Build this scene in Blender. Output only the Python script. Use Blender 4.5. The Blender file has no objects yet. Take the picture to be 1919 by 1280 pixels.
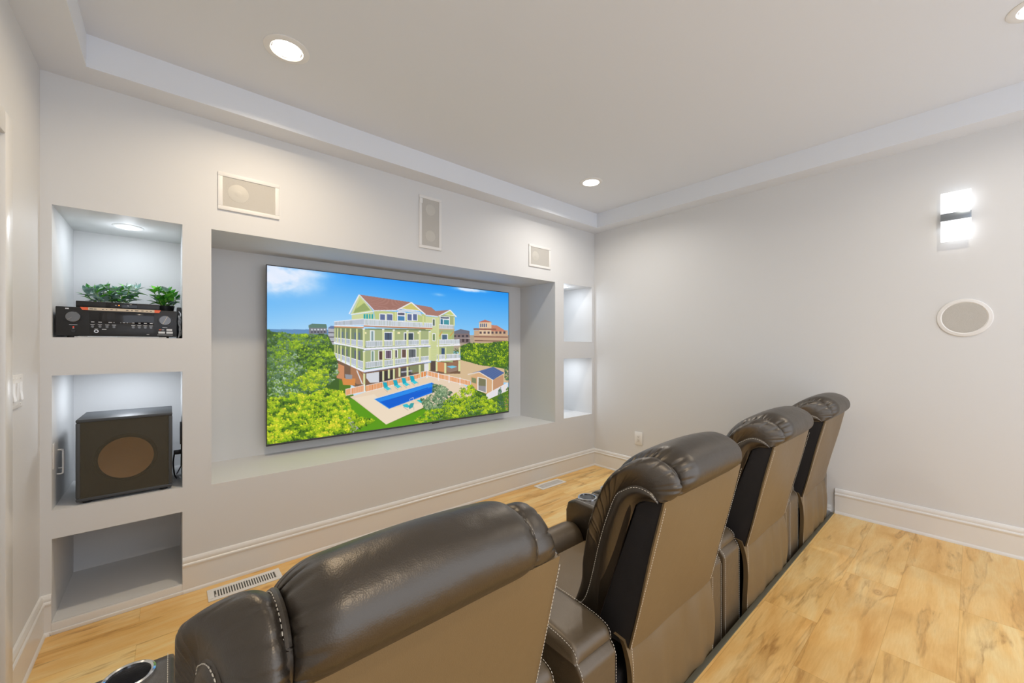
import bpy, bmesh, math, random
import numpy as np
from mathutils import Vector, Matrix
random.seed(7)
scene = bpy.context.scene
col = scene.collection
PI = math.pi

# ------------------------------------------------------------------ camera
cam_d = bpy.data.cameras.new('camera')
cam = bpy.data.objects.new('camera', cam_d); col.objects.link(cam)
cam.location = (0.4421, -2.72, 1.3006)
cam.rotation_euler = (PI/2, 0, -0.7109)
cam_d.sensor_fit = 'HORIZONTAL'; cam_d.sensor_width = 36.0
cam_d.lens = 743.37/1919*36.0
cam_d.shift_y = (649.14-640)/1919
cam_d.clip_start = 0.02
scene.camera = cam
# ------------------------------------------------------------------ view
scene.view_settings.view_transform = 'Standard'
scene.view_settings.look = 'None'
scene.view_settings.gamma = 1
scene.view_settings.use_curve_mapping = False
EXPO = 0.17
scene.view_settings.exposure = EXPO
# ------------------------------------------------------------------ world (ambient fill added through the open back of the room)
world = bpy.data.worlds.new('world'); scene.world = world
world.use_nodes = True
bg = world.node_tree.nodes['Background']
bg.inputs[0].default_value = (0.90, 0.95, 1.06, 1)
bg.inputs[1].default_value = 1.62
DOWN_W, DOWN_COL = 8.2, [(1.0, .81, .57), (1.0, .93, .84), (1.0, .90, .76), (1.0, .86, .68)]
NICHE_W, NICHE_COL = 1.0, (0.86, 0.92, 1.0)

# ------------------------------------------------------------------ room numbers (metres)
W = 3.979            # room width; screen wall at y = 0, left wall x = 0
ZS, ZT = 2.539, 2.685  # soffit and tray ceiling
PLAT = 0.134         # raised floor
PY = -2.068          # front of raised floor
YB = -4.4            # how far the room runs back

# ------------------------------------------------------------------ materials
def s2l(c):
    return tuple((x/12.92 if x <= 0.04045 else ((x+0.055)/1.055)**2.4) for x in c)
def rgb(r, g, b): return s2l((r/255, g/255, b/255))
def mat(name, color, rough=0.5, metal=0.0, spec=0.5, emit=None, estr=1.0, coat=0.0, bump=None, alpha=None):
    m = bpy.data.materials.new(name); m.use_nodes = True
    nt = m.node_tree; b = nt.nodes['Principled BSDF']
    b.inputs['Base Color'].default_value = (*color, 1)
    b.inputs['Roughness'].default_value = rough
    b.inputs['Metallic'].default_value = metal
    b.inputs['Specular IOR Level'].default_value = spec
    if coat: b.inputs['Coat Weight'].default_value = coat
    if emit:
        b.inputs['Emission Color'].default_value = (*emit, 1)
        b.inputs['Emission Strength'].default_value = estr
    # every material gets a little procedural variation
    tc = nt.nodes.new('ShaderNodeTexCoord')
    no = nt.nodes.new('ShaderNodeTexNoise')
    sc, st, dist = bump or (180.0, 0.04, 0.001)
    no.inputs['Scale'].default_value = sc; no.inputs['Detail'].default_value = 4
    nt.links.new(tc.outputs['Object'], no.inputs['Vector'])
    bp = nt.nodes.new('ShaderNodeBump')
    bp.inputs['Strength'].default_value = st; bp.inputs['Distance'].default_value = dist
    nt.links.new(no.outputs['Fac'], bp.inputs['Height'])
    nt.links.new(bp.outputs['Normal'], b.inputs['Normal'])
    return m
M = {}
M['wall'] = mat('wall_paint', (0.72, 0.725, 0.725), 0.55, spec=0.3, bump=(260, 0.08, 0.0008))
M['ceil'] = mat('ceiling_paint', (0.79, 0.82, 0.865), 0.7, spec=0.2, bump=(220, 0.06, 0.0008))
M['trim'] = mat('white_trim_gloss', (0.80, 0.79, 0.765), 0.3)
M['white'] = mat('white_plastic', (0.85, 0.85, 0.84), 0.35)
M['whiteframe'] = mat('white_frame', (0.80, 0.79, 0.77), 0.45)
M['slotgray'] = mat('slot_shadow_grey', (0.12, 0.12, 0.11), 0.7)
M['nose'] = mat('dark_green_grey_nosing', (0.10, 0.095, 0.065), 0.4)
M['black'] = mat('black_plastic', (0.012, 0.012, 0.013), 0.4)
M['blackgloss'] = mat('black_gloss', (0.008, 0.008, 0.01), 0.08)
M['bezel'] = mat('bezel_charcoal', (0.05, 0.045, 0.05), 0.3)
M['brushed'] = mat('dark_brushed_metal', (0.16, 0.16, 0.16), 0.28, metal=0.85)
M['steel'] = mat('brushed_steel', (0.32, 0.36, 0.40), 0.3, metal=0.9)
M['chrome'] = mat('chrome', (0.75, 0.78, 0.82), 0.12, metal=1.0)
M['cable'] = mat('white_cable', (0.7, 0.72, 0.75), 0.4)
M['orange'] = mat('orange_sticker', rgb(235, 105, 60), 0.4)
M['cream'] = mat('cream_sticker', rgb(215, 200, 178), 0.4)
M['led'] = mat('orange_led', (1, .3, .05), 0.4, emit=(1, .35, .05), estr=0.9)
M['redled'] = mat('red_led', (1, .05, .03), 0.4, emit=(1, .08, .04), estr=0.6)
M['subbox'] = mat('charcoal_ash_veneer', (0.055, 0.06, 0.065), 0.5, bump=(60, 0.3, 0.002))
M['stitch'] = mat('cream_thread', (0.75, 0.70, 0.60), 0.7)
M['stem'] = mat('plant_stem', rgb(150, 190, 90), 0.6)
M['lens'] = mat('lit_lens', (1, 1, 1), 0.5, emit=(1.0, 0.97, 0.92), estr=6.0)
M['lenscool'] = mat('lit_lens_cool', (1, 1, 1), 0.5, emit=(0.92, 0.96, 1.0), estr=4.0)
M['sconceglass'] = mat('lit_acrylic', (1, 1, 1), 0.3, emit=(0.95, 0.97, 1.0), estr=1.0)

def grille_mat(name, c1, c2, scale=900.0, rough=0.6):
    m = mat(name, c1, rough); nt = m.node_tree; b = nt.nodes['Principled BSDF']
    tc = nt.nodes.new('ShaderNodeTexCoord'); v = nt.nodes.new('ShaderNodeTexVoronoi')
    v.inputs['Scale'].default_value = scale
    nt.links.new(tc.outputs['Object'], v.inputs['Vector'])
    r = nt.nodes.new('ShaderNodeValToRGB')
    r.color_ramp.elements[0].position = 0.15; r.color_ramp.elements[0].color = (*c2, 1)
    r.color_ramp.elements[1].position = 0.5; r.color_ramp.elements[1].color = (*c1, 1)
    nt.links.new(v.outputs['Distance'], r.inputs['Fac']); nt.links.new(r.outputs[0], b.inputs['Base Color'])
    return m
M['grille'] = grille_mat('speaker_grille_mesh', (0.54, 0.52, 0.48), (0.36, 0.35, 0.32))
M['grillecone'] = mat('pale_cone_behind_mesh', (0.58, 0.56, 0.51), 0.5)

def sub_grille():
    m = mat('subwoofer_cloth', (0.05, 0.045, 0.03), 0.9); nt = m.node_tree; b = nt.nodes['Principled BSDF']
    tc = nt.nodes.new('ShaderNodeTexCoord'); n = nt.nodes.new('ShaderNodeTexNoise')
    n.inputs['Scale'].default_value = 700; n.inputs['Detail'].default_value = 2
    nt.links.new(tc.outputs['Object'], n.inputs['Vector'])
    r = nt.nodes.new('ShaderNodeValToRGB')
    r.color_ramp.elements[0].position = 0.35; r.color_ramp.elements[0].color = (0.045, 0.04, 0.028, 1)
    r.color_ramp.elements[1].position = 0.7; r.color_ramp.elements[1].color = (0.18, 0.155, 0.10, 1)
    nt.links.new(n.outputs['Fac'], r.inputs['Fac']); nt.links.new(r.outputs[0], b.inputs['Base Color'])
    # the cloth is thin: part of the light passes to the cone behind
    tr = nt.nodes.new('ShaderNodeBsdfTransparent'); mx = nt.nodes.new('ShaderNodeMixShader')
    mx.inputs[0].default_value = 0.42
    out = nt.nodes['Material Output']
    nt.links.new(tr.outputs[0], mx.inputs[1]); nt.links.new(b.outputs[0], mx.inputs[2])
    nt.links.new(mx.outputs[0], out.inputs['Surface'])
    return m
M['subgrille'] = sub_grille()
M['copper'] = mat('copper_cone', (0.95, 0.52, 0.22), 0.36, metal=0.35)

def leather(name, c, rough, spec, bumpy=0.35, ior=1.7):
    m = mat(name, c, rough, spec=spec); nt = m.node_tree; b = nt.nodes['Principled BSDF']
    b.inputs['IOR'].default_value = ior
    b.inputs['Specular Tint'].default_value = (1.0, 0.90, 0.78, 1)  # warm tint puts golden reflections into the sheen
    for n in list(nt.nodes):
        if n.type in ('TEX_NOISE', 'BUMP'): nt.nodes.remove(n)
    tc = nt.nodes['Texture Coordinate']
    v = nt.nodes.new('ShaderNodeTexVoronoi'); v.inputs['Scale'].default_value = 420
    n = nt.nodes.new('ShaderNodeTexNoise'); n.inputs['Scale'].default_value = 11; n.inputs['Detail'].default_value = 3
    nt.links.new(tc.outputs['Object'], v.inputs['Vector']); nt.links.new(tc.outputs['Object'], n.inputs['Vector'])
    b1 = nt.nodes.new('ShaderNodeBump'); b1.inputs['Strength'].default_value = 0.25; b1.inputs['Distance'].default_value = 0.0006
    b2 = nt.nodes.new('ShaderNodeBump'); b2.inputs['Strength'].default_value = bumpy; b2.inputs['Distance'].default_value = 0.012
    nt.links.new(v.outputs['Distance'], b1.inputs['Height']); nt.links.new(n.outputs['Fac'], b2.inputs['Height'])
    nt.links.new(b2.outputs['Normal'], b1.inputs['Normal']); nt.links.new(b1.outputs['Normal'], b.inputs['Normal'])
    return m
M['leather'] = leather('black_leather', (0.014, 0.0105, 0.0075), 0.38, 0.70)
M['vinyl'] = leather('black_vinyl_panel', (0.155, 0.103, 0.046), 0.46, 0.6, 0.15)  # black vinyl, with the floor's golden reflection put into its colour
M['vinyldark'] = leather('black_vinyl_arm', (0.085, 0.060, 0.033), 0.42, 0.65, 0.3)  # same vinyl, darker: shading on the arms put into the colour
M['fabric'] = leather('matte_black_side', (0.018, 0.018, 0.021), 0.6, 0.4, 0.15, 1.45)

def wood_floor(name):
    m = bpy.data.materials.new(name); m.use_nodes = True
    nt = m.node_tree; N = nt.nodes; L = nt.links; b = N['Principled BSDF']
    b.inputs['Roughness'].default_value = 0.38
    tc = N.new('ShaderNodeTexCoord')
    br = N.new('ShaderNodeTexBrick'); br.offset = 0.37; br.offset_frequency = 2; br.squash = 1
    br.inputs['Color1'].default_value = (0, 0, 0, 1); br.inputs['Color2'].default_value = (1, 1, 1, 1)
    br.inputs['Mortar'].default_value = (0.5, 0.5, 0.5, 1)
    br.inputs['Scale'].default_value = 1.0; br.inputs['Mortar Size'].default_value = 0.0
    br.inputs['Brick Width'].default_value = 0.92; br.inputs['Row Height'].default_value = 0.195
    mp0 = N.new('ShaderNodeMapping'); mp0.inputs['Location'].default_value = (0.25, 0.147, 0)
    L.new(tc.outputs['Object'], mp0.inputs['Vector']); L.new(mp0.outputs[0], br.inputs['Vector'])
    # random offset per plank
    sep = N.new('ShaderNodeSeparateColor'); L.new(br.outputs['Color'], sep.inputs[0])
    mul = N.new('ShaderNodeMath'); mul.operation = 'MULTIPLY'; mul.inputs[1].default_value = 37.0
    L.new(sep.outputs[0], mul.inputs[0])
    comb = N.new('ShaderNodeCombineXYZ'); L.new(mul.outputs[0], comb.inputs['Z']); L.new(mul.outputs[0], comb.inputs['X'])
    add = N.new('ShaderNodeVectorMath'); add.operation = 'ADD'
    L.new(tc.outputs['Object'], add.inputs[0]); L.new(comb.outputs[0], add.inputs[1])
    def noise(scale, sx, sy, detail=5, dist=0.0, rough=.55):
        mp = N.new('ShaderNodeMapping'); mp.inputs['Scale'].default_value = (sx, sy, 1)
        L.new(add.outputs[0], mp.inputs['Vector'])
        n = N.new('ShaderNodeTexNoise'); n.inputs['Scale'].default_value = scale; n.inputs['Detail'].default_value = detail
        n.inputs['Distortion'].default_value = dist; n.inputs['Roughness'].default_value = rough
        L.new(mp.outputs[0], n.inputs['Vector']); return n.outputs['Fac']
    def ramp(fac, pts):
        r = N.new('ShaderNodeValToRGB'); e = r.color_ramp.elements
        e[0].position, e[0].color = pts[0][0], (*pts[0][1], 1); e[1].position, e[1].color = pts[1][0], (*pts[1][1], 1)
        for p, c in pts[2:]:
            k = e.new(p); k.color = (*c, 1)
        L.new(fac, r.inputs[0]); return r.outputs[0]
    def mix(a, bb, fac, mode='MIX'):
        x = N.new('ShaderNodeMix'); x.data_type = 'RGBA'; x.blend_type = mode
        if isinstance(fac, float): x.inputs[0].default_value = fac
        else: L.new(fac, x.inputs[0])
        for s, v in ((x.inputs[6], a), (x.inputs[7], bb)):
            if isinstance(v, tuple): s.default_value = (*v, 1)
            else: L.new(v, s)
        return x.outputs[2]
    base = ramp(noise(2.2, 1.0, 5.0, 4, 0.6), [(0.25, rgb(232, 184, 108)), (0.68, rgb(255, 232, 176)), (0.48, rgb(250, 212, 142))])
    # per-plank tint
    tint = ramp(sep.outputs[0], [(0.0, rgb(232, 208, 170)), (1.0, rgb(255, 255, 246))])
    c = mix(base, tint, 0.55, 'MULTIPLY')
    # dark heartwood edges: thin contour lines of a stretched noise
    h = noise(1.5, 0.9, 6.5, 4, 0.35, .5)
    line = ramp(h, [(0.0, (0, 0, 0)), (1.0, (0, 0, 0)), (0.53, (0, 0, 0)), (0.565, (.85, .85, .85)), (0.585, (.50, .50, .50)), (0.66, (.25, .25, .25)), (.74, (0, 0, 0))])
    sp = noise(3.5, 1.0, 7.0, 6, 0.6, .7)
    spr = ramp(sp, [(0.42, (0, 0, 0)), (0.66, (1, 1, 1))])
    lm = mix(line, spr, 0.85, 'MULTIPLY')
    bw = N.new('ShaderNodeRGBToBW'); L.new(lm, bw.inputs[0])
    c = mix(c, rgb(168, 118, 56), bw.outputs[0])
    fine = ramp(noise(14, 1.0, 14.0, 6, 0.2, .7), [(0.3, rgb(236, 226, 205)), (0.7, (1, 1, 1))])
    c = mix(c, fine, 0.6, 'MULTIPLY')
    # knots
    vo = N.new('ShaderNodeTexVoronoi'); vo.inputs['Scale'].default_value = 2.6
    mpk = N.new('ShaderNodeMapping'); mpk.inputs['Scale'].default_value = (1, 1.7, 1)
    L.new(add.outputs[0], mpk.inputs[0]); L.new(mpk.outputs[0], vo.inputs['Vector'])
    kn = ramp(vo.outputs['Distance'], [(0.0, (.8, .8, .8)), (0.10, (0, 0, 0)), (0.035, (.25, .25, .25)), (.05, (.5, .5, .5))])
    bk = N.new('ShaderNodeRGBToBW'); L.new(kn, bk.inputs[0])
    c = mix(c, rgb(165, 108, 55), bk.outputs[0])
    # plank seams
    br2 = N.new('ShaderNodeTexBrick'); br2.offset = 0.37; br2.offset_frequency = 2
    br2.inputs['Color1'].default_value = (1, 1, 1, 1); br2.inputs['Color2'].default_value = (1, 1, 1, 1)
    br2.inputs['Mortar'].default_value = (0.84, 0.78, 0.68, 1)
    br2.inputs['Scale'].default_value = 1.0; br2.inputs['Mortar Size'].default_value = 0.0012; br2.inputs['Mortar Smooth'].default_value = 0.3
    br2.inputs['Brick Width'].default_value = 0.92; br2.inputs['Row Height'].default_value = 0.195
    L.new(mp0.outputs[0], br2.inputs['Vector'])
    c = mix(c, br2.outputs['Color'], 1.0, 'MULTIPLY')
    L.new(c, b.inputs['Base Color'])
    return m
M['wood'] = wood_floor('light_maple_planks')

def leafmat(name, c1, c2):
    m = mat(name, c1, 0.45); nt = m.node_tree; b = nt.nodes['Principled BSDF']
    tc = nt.nodes.new('ShaderNodeTexCoord'); n = nt.nodes.new('ShaderNodeTexNoise'); n.inputs['Scale'].default_value = 30
    r = nt.nodes.new('ShaderNodeValToRGB'); r.color_ramp.elements[0].color = (*c1, 1); r.color_ramp.elements[1].color = (*c2, 1)
    r.color_ramp.elements[0].position = .35; r.color_ramp.elements[1].position = .65
    nt.links.new(tc.outputs['Object'], n.inputs['Vector']); nt.links.new(n.outputs['Fac'], r.inputs[0]); nt.links.new(r.outputs[0], b.inputs['Base Color'])
    return m
M['leafgreen'] = leafmat('green_leaf', rgb(40, 135, 45), rgb(120, 205, 60))
M['leafgrey'] = leafmat('dusty_green_leaf', rgb(120, 160, 150), rgb(190, 215, 208))

# ------------------------------------------------------------------ object helpers
def tag(o, label=None, cat=None, group=None, kind=None):
    if label: o['label'] = label
    if cat: o['category'] = cat
    if group: o['group'] = group
    if kind: o['kind'] = kind
    return o
def empty(name, loc=(0, 0, 0)):
    o = bpy.data.objects.new(name, None); col.objects.link(o); o.location = loc
    o.empty_display_size = 0.05; return o
def link(name, bm, m, parent=None, smooth=True, angle=35, mods=()):
    me = bpy.data.meshes.new(name)
    bmesh.ops.recalc_face_normals(bm, faces=bm.faces)
    bm.to_mesh(me); bm.free()
    if isinstance(m, (list, tuple)):
        for k in m: me.materials.append(k)
    else: me.materials.append(m)
    o = bpy.data.objects.new(name, me); col.objects.link(o)
    if parent: o.parent = parent
    if smooth:
        for p in me.polygons: p.use_smooth = True
        try: me.set_sharp_from_angle(angle=math.radians(angle))
        except Exception: pass
    return o
def box(bm, x0, x1, y0, y1, z0, z1, bev=0.0, seg=2, mi=0, rot=None):
    r = bmesh.ops.create_cube(bm, size=1.0)
    vs = r['verts']
    for v in vs:
        v.co = Vector(((x0+x1)/2+v.co.x*(x1-x0), (y0+y1)/2+v.co.y*(y1-y0), (z0+z1)/2+v.co.z*(z1-z0)))
    fs = set(f for v in vs for f in v.link_faces)
    for f in fs: f.material_index = mi
    if bev > 0:
        es = list(set(e for v in vs for e in v.link_edges))
        rr = bmesh.ops.bevel(bm, geom=es, offset=bev, segments=seg, affect='EDGES', profile=0.5, clamp_overlap=True)
        for f in rr['faces']: f.material_index = mi
        vs = list(set(v for f in rr['faces'] for v in f.verts) | set(v for v in vs if v.is_valid))
    if rot is not None:
        for v in vs:
            if v.is_valid: v.co = rot @ v.co
    return vs
def lathe(bm, prof, center, axis='Z', n=48, mi=0, caps=False):
    """prof: list of (radius, height)."""
    cx, cy, cz = center; rings = []
    def P(r, h, a):
        u, v = r*math.cos(a), r*math.sin(a)
        return {'Z': (cx+u, cy+v, cz+h), 'X': (cx+h, cy+u, cz+v), 'Y': (cx+u, cy+h, cz+v)}[axis]
    for r, h in prof:
        if r < 1e-6: rings.append([bm.verts.new(P(0, h, 0))])
        else: rings.append([bm.verts.new(P(r, h, 2*PI*k/n)) for k in range(n)])
    for a, b in zip(rings, rings[1:]):
        for k in range(n):
            k2 = (k+1) % n
            if len(a) == 1 and len(b) == 1: continue
            if len(a) == 1: f = bm.faces.new((a[0], b[k], b[k2]))
            elif len(b) == 1: f = bm.faces.new((a[k], a[k2], b[0]))
            else: f = bm.faces.new((a[k], a[k2], b[k2], b[k]))
            f.material_index = mi
def tube(bm, pts, r, n=8, mi=0, closed=False):
    pts = [Vector(p) for p in pts]; rings = []
    N = len(pts)
    for i, p in enumerate(pts):
        a = pts[i-1] if i > 0 else (pts[-1] if closed else p); b = pts[i+1] if i < N-1 else (pts[0] if closed else p)
        t = (b-a).normalized(); up = Vector((0, 0, 1)) if abs(t.z) < 0.9 else Vector((1, 0, 0))
        s = t.cross(up).normalized(); u = s.cross(t)
        rr = r[i] if isinstance(r, (list, tuple)) else r
        rings.append([bm.verts.new(p + s*math.cos(2*PI*k/n)*rr + u*math.sin(2*PI*k/n)*rr) for k in range(n)])
    pr = list(zip(rings, rings[1:])) + ([(rings[-1], rings[0])] if closed else [])
    for a, b in pr:
        for k in range(n):
            f = bm.faces.new((a[k], a[(k+1) % n], b[(k+1) % n], b[k])); f.material_index = mi
    if not closed:
        bm.faces.new(rings[0]).material_index = mi; bm.faces.new(rings[-1][::-1]).material_index = mi
def loft(bm, rings, closed=True, cap=True, mi=0):
    vr = [[bm.verts.new(p) for p in r] for r in rings]
    for a, b in zip(vr, vr[1:]):
        n = len(a)
        for k in range(n if closed else n-1):
            f = bm.faces.new((a[k], a[(k+1) % n], b[(k+1) % n], b[k])); f.material_index = mi
    if cap and closed:
        bm.faces.new(vr[0]).material_index = mi; bm.faces.new(vr[-1][::-1]).material_index = mi
    return vr
def sampl(pts, n):
    """resample a polyline with a smooth Catmull-Rom curve into n points."""
    P = [Vector(p) for p in pts]; out = []
    m = len(P)-1
    for i in range(n):
        t = i/(n-1)*m; k = min(int(t), m-1); f = t-k
        p0 = P[max(k-1, 0)]; p1 = P[k]; p2 = P[k+1]; p3 = P[min(k+2, m)]
        out.append(0.5*((2*p1)+(p2-p0)*f+(2*p0-5*p1+4*p2-p3)*f*f+(-p0+3*p1-3*p2+p3)*f**3))
    return out
def even(pts, n):
    """evenly spaced points on a polyline"""
    P = [Vector(p) for p in pts]; d = [0]
    for a, b in zip(P, P[1:]): d.append(d[-1]+(b-a).length)
    out = []; j = 0
    for i in range(n):
        t = d[-1]*i/(n-1)
        while j < len(P)-2 and d[j+1] < t: j += 1
        f = (t-d[j])/max(d[j+1]-d[j], 1e-9); out.append(P[j].lerp(P[j+1], min(max(f, 0), 1)))
    return out
def stitches(bm, pts, dash=0.0052, gap=0.0032, r=0.0009, lift=0.0):
    P = [Vector(p) for p in pts]; d = [0]
    for a, b in zip(P, P[1:]): d.append(d[-1]+(b-a).length)
    def at(t):
        for j in range(len(P)-1):
            if d[j+1] >= t: return P[j].lerp(P[j+1], (t-d[j])/max(d[j+1]-d[j], 1e-9))
        return P[-1]
    t = 0
    while t+dash < d[-1]:
        tube(bm, [at(t), at(t+dash/2)+Vector((0, 0, 0)), at(t+dash)], [r*.7, r, r*.7], 5); t += dash+gap

def grid_panel(bm, us, vs, holes, f3, mi=0):
    """flat panel in (u,v), cells inside a hole are left out; f3 maps to 3-D"""
    us = sorted(set(us + [h[0] for h in holes] + [h[1] for h in holes]))
    vs = sorted(set(vs + [h[2] for h in holes] + [h[3] for h in holes]))
    V = {}
    def gv(i, j):
        if (i, j) not in V: V[i, j] = bm.verts.new(f3(us[i], vs[j]))
        return V[i, j]
    for i in range(len(us)-1):
        for j in range(len(vs)-1):
            cu, cv = (us[i]+us[i+1])/2, (vs[j]+vs[j+1])/2
            if any(h[0] < cu < h[1] and h[2] < cv < h[3] for h in holes): continue
            bm.faces.new((gv(i, j), gv(i+1, j), gv(i+1, j+1), gv(i, j+1))).material_index = mi
def quad(bm, a, b, c, d, mi=0):
    bm.faces.new([bm.verts.new(p) for p in (a, b, c, d)]).material_index = mi

# ================================================================== THE SHELL
NICHES = [  # x0, x1, z0, z1, depth
    (0.035, 0.490, 1.3425, 1.944, 0.53),
    (0.035, 0.490, 0.5552, 1.168, 0.53),
    (0.035, 0.490, 0.0505, 0.4277, 0.53),
    (0.612, 3.353, 0.5434, 1.943, 0.52),
    (3.481, 3.940, 1.349, 1.946, 0.53),
    (3.481, 3.940, 0.5634, 1.175, 0.53)]
NL = {0: (0.270, 0.250), 1: (0.270, 0.250), 4: (3.680, 0.170), 5: (3.680, 0.250)}   # niche lamps x, y
bm = bmesh.new()
grid_panel(bm, [0, W], [0, ZS], [n[:4] for n in NICHES], lambda u, v: (u, 0, v))
for i, (x0, x1, z0, z1, d) in enumerate(NICHES):
    quad(bm, (x0, 0, z0), (x0, d, z0), (x0, d, z1), (x0, 0, z1))
    quad(bm, (x1, 0, z0), (x1, d, z0), (x1, d, z1), (x1, 0, z1))
    quad(bm, (x0, 0, z0), (x1, 0, z0), (x1, d, z0), (x0, d, z0))
    quad(bm, (x0, d, z0), (x1, d, z0), (x1, d, z1), (x0, d, z1))
    hs = []
    if i in NL: lx, ly = NL[i]; hs = [(lx-.035, lx+.035, ly-.035, ly+.035)]
    grid_panel(bm, [x0, x1], [0, d], hs, lambda u, v: (u, v, z1))
bmesh.ops.remove_doubles(bm, verts=bm.verts, dist=1e-5)
# outer skin so the wall has thickness
quad(bm, (-.12, .66, -.1), (W+.12, .66, -.1), (W+.12, .66, 2.9), (-.12, .66, 2.9))
wf = link('wall_front', bm, M['wall'], smooth=False); tag(wf, kind='structure')
def slab(name, m, *b, bev=0):
    bm = bmesh.new()
    for q in b: box(bm, *q, bev)
    return tag(link(name, bm, m, smooth=bev > 0), kind='structure')
slab('wall_left', M['wall'], (-.12, 0, YB, 0.66, -.1, ZT))
slab('wall_right', M['wall'], (W, W+.12, YB, 0.66, -.1, ZT))
LIGHTS = [(0.854, -0.632), (3.131, -0.620), (3.115, -2.905), (0.854, -3.35)]  # last lamp is out of view, added to light the chair backs
bm = bmesh.new()
IN = 0.16
grid_panel(bm, [IN, W-IN], [YB, -IN], [(x-.058, x+.058, y-.058, y+.058) for x, y in LIGHTS], lambda u, v: (u, v, ZT))
grid_panel(bm, [0, IN, W-IN, W], [YB, -IN, 0], [(IN, W-IN, YB, -IN)], lambda u, v: (u, v, ZS))
quad(bm, (IN, -IN, ZS), (W-IN, -IN, ZS), (W-IN, -IN, ZT), (IN, -IN, ZT))
quad(bm, (IN, -IN, ZS), (IN, YB, ZS), (IN, YB, ZT), (IN, -IN, ZT))
quad(bm, (W-IN, -IN, ZS), (W-IN, YB, ZS), (W-IN, YB, ZT), (W-IN, -IN, ZT))
bmesh.ops.remove_doubles(bm, verts=bm.verts, dist=1e-5)
quad(bm, (-.12, YB, 2.9), (W+.12, YB, 2.9), (W+.12, .66, 2.9), (-.12, .66, 2.9))
tag(link('ceiling', bm, M['ceil'], smooth=False), kind='structure')
slab('floor', M['wood'], (-.1, W+.1, PY, 0.0, -.08, 0.0))
slab('floor.001', M['wood'], (0, W, YB, PY-.012, 0.0, PLAT))
slab('trim_1', M['nose'], (0.0, W-.018, PY-.012, PY, 0.0, PLAT+.001), (0.0, W-.018, PY-.020, PY-.001, PLAT-.004, PLAT+.003), bev=.0015)

# baseboards: moulded profile swept along the wall
BP = [(0, 0), (.020, 0), (.020, .006), (.0175, .013), (.0135, .018), (.0135, .132), (.0165, .137), (.0185, .145), (.0165, .1505), (.012, .154), (.0135, .162), (.012, .171), (.007, .1795), (0, .1824)]
def baseboard(name, pts, ztop=.1824, zb=0.0, parent=None):
    """pts: list of (x, y, nx, ny) with inward mitre direction"""
    bm = bmesh.new(); rings = []
    k = (ztop-zb)/.1824
    for x, y, nx, ny in pts:
        rings.append([(x+nx*d, y+ny*d, zb+(h if h < .1 else .132*(k-1)+h)) for d, h in BP])
    loft(bm, rings, closed=True)
    return tag(link(name, bm, M['trim'], angle=25), kind='structure')
baseboard('baseboard_front', [(.490, 0, 0, -1), (W, 0, -1, -1)])
baseboard('baseboard_front.001', [(0, 0, 1, -1), (.035, 0, 0, -1)])
baseboard('baseboard_right', [(W, 0, -1, -1), (W, PY-.0, -1, 0)])
baseboard('baseboard_left', [(0, -.498, 1, 0), (0, 0, 1, -1)])
baseboard('baseboard_right.001', [(W, PY-.022, -1, 0), (W, YB, -1, 0)], ztop=.302, zb=PLAT)
# shoe strip and painted kick below the lowest open shelf
slab('trim_2', M['trim'], (.035, .490, -.0135, .0, .0, .0505), (.030, .495, -.020, -.001, 0, .016), bev=.002)
# door casing on the left wall
bm = bmesh.new()
box(bm, 0, .020, -.585, -.505, 0.0, 2.098, .003)
box(bm, 0, .014, -.512, -.498, 0.0, 2.105, .002)
box(bm, 0, .020, -1.45, -.585, 2.02, 2.098, .003)
box(bm, 0, .020, -1.45, -1.37, PLAT*0, 2.02, .003)
box(bm, -.001, .006, -1.372, -.583, 0.005, 2.02, .001)
for z0, z1 in ((.25, .95), (1.08, 1.9)):
    for y0, y1 in ((-1.28, -1.01), (-.93, -.67)):
        box(bm, .003, .010, y0, y1, z0, z1, .003)
tag(link('door_1', bm, M['trim']), kind='structure')

# ================================================================== DOWNLIGHTS
def downlight(name, x, y, z, label, ro, ri, m, power, colr, cat='ceiling light', group=None, soft=False):
    t = empty(name, (x, y, z)); tag(t, label, cat, group)
    bm = bmesh.new()
    lathe(bm, [(ro, .000), (ro, -.002), (ro-.006, -.005), (ri+.004, -.006), (ri, -.003), (ri*.93, .020), (ri*.93, .024), (ro*.8, .024), (ro, .0)], (0, 0, 0))
    link('trim_ring', bm, M['white'], t)
    bm = bmesh.new(); lathe(bm, [(0, .0185), (ri*.9, .0185), (ri*.94, .0215), (0, .0215)], (0, 0, 0))
    link('lens', bm, m, t)
    ld = bpy.data.lights.new('lamp', 'AREA'); ld.shape = 'DISK'; ld.size = ri*1.5; ld.energy = power; ld.color = colr; ld.spread = math.radians(152)
    if soft:
        bpy.data.lights.remove(ld); ld = bpy.data.lights.new('lamp', 'AREA'); ld.shape = 'DISK'; ld.size = .09; ld.energy = power; ld.color = colr
        fill_lamp = bpy.data.lights.new('lamp', 'POINT'); fill_lamp.shadow_soft_size = .035; fill_lamp.energy = power*.42; fill_lamp.color = colr  # extra point fill added below the lens, lifts the upper niche walls
        p2 = bpy.data.objects.new('lamp', fill_lamp); col.objects.link(p2); p2.parent = t; p2.location = (0, 0, -.06)
    lo = bpy.data.objects.new('lamp', ld); col.objects.link(lo); lo.parent = t; lo.location = (0, 0, -.008 if soft else .006)
    return t
dl = ['recessed ceiling light nearest the left wall, above the rectangular wall speaker',
      'recessed ceiling light near the corner where the screen wall meets the right wall',
      'recessed ceiling light cut off at the top right edge of the photo',
      'recessed ceiling light near the left wall, farthest from the television']
for (x, y), lb, dc in zip(LIGHTS, dl, DOWN_COL):
    downlight('recessed_light', x, y, ZT, lb, .095, .064, M['lens'], DOWN_W*(.6 if (x > 2 and y < -2) else 1), dc, group='recessed lights in the tray ceiling')
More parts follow.
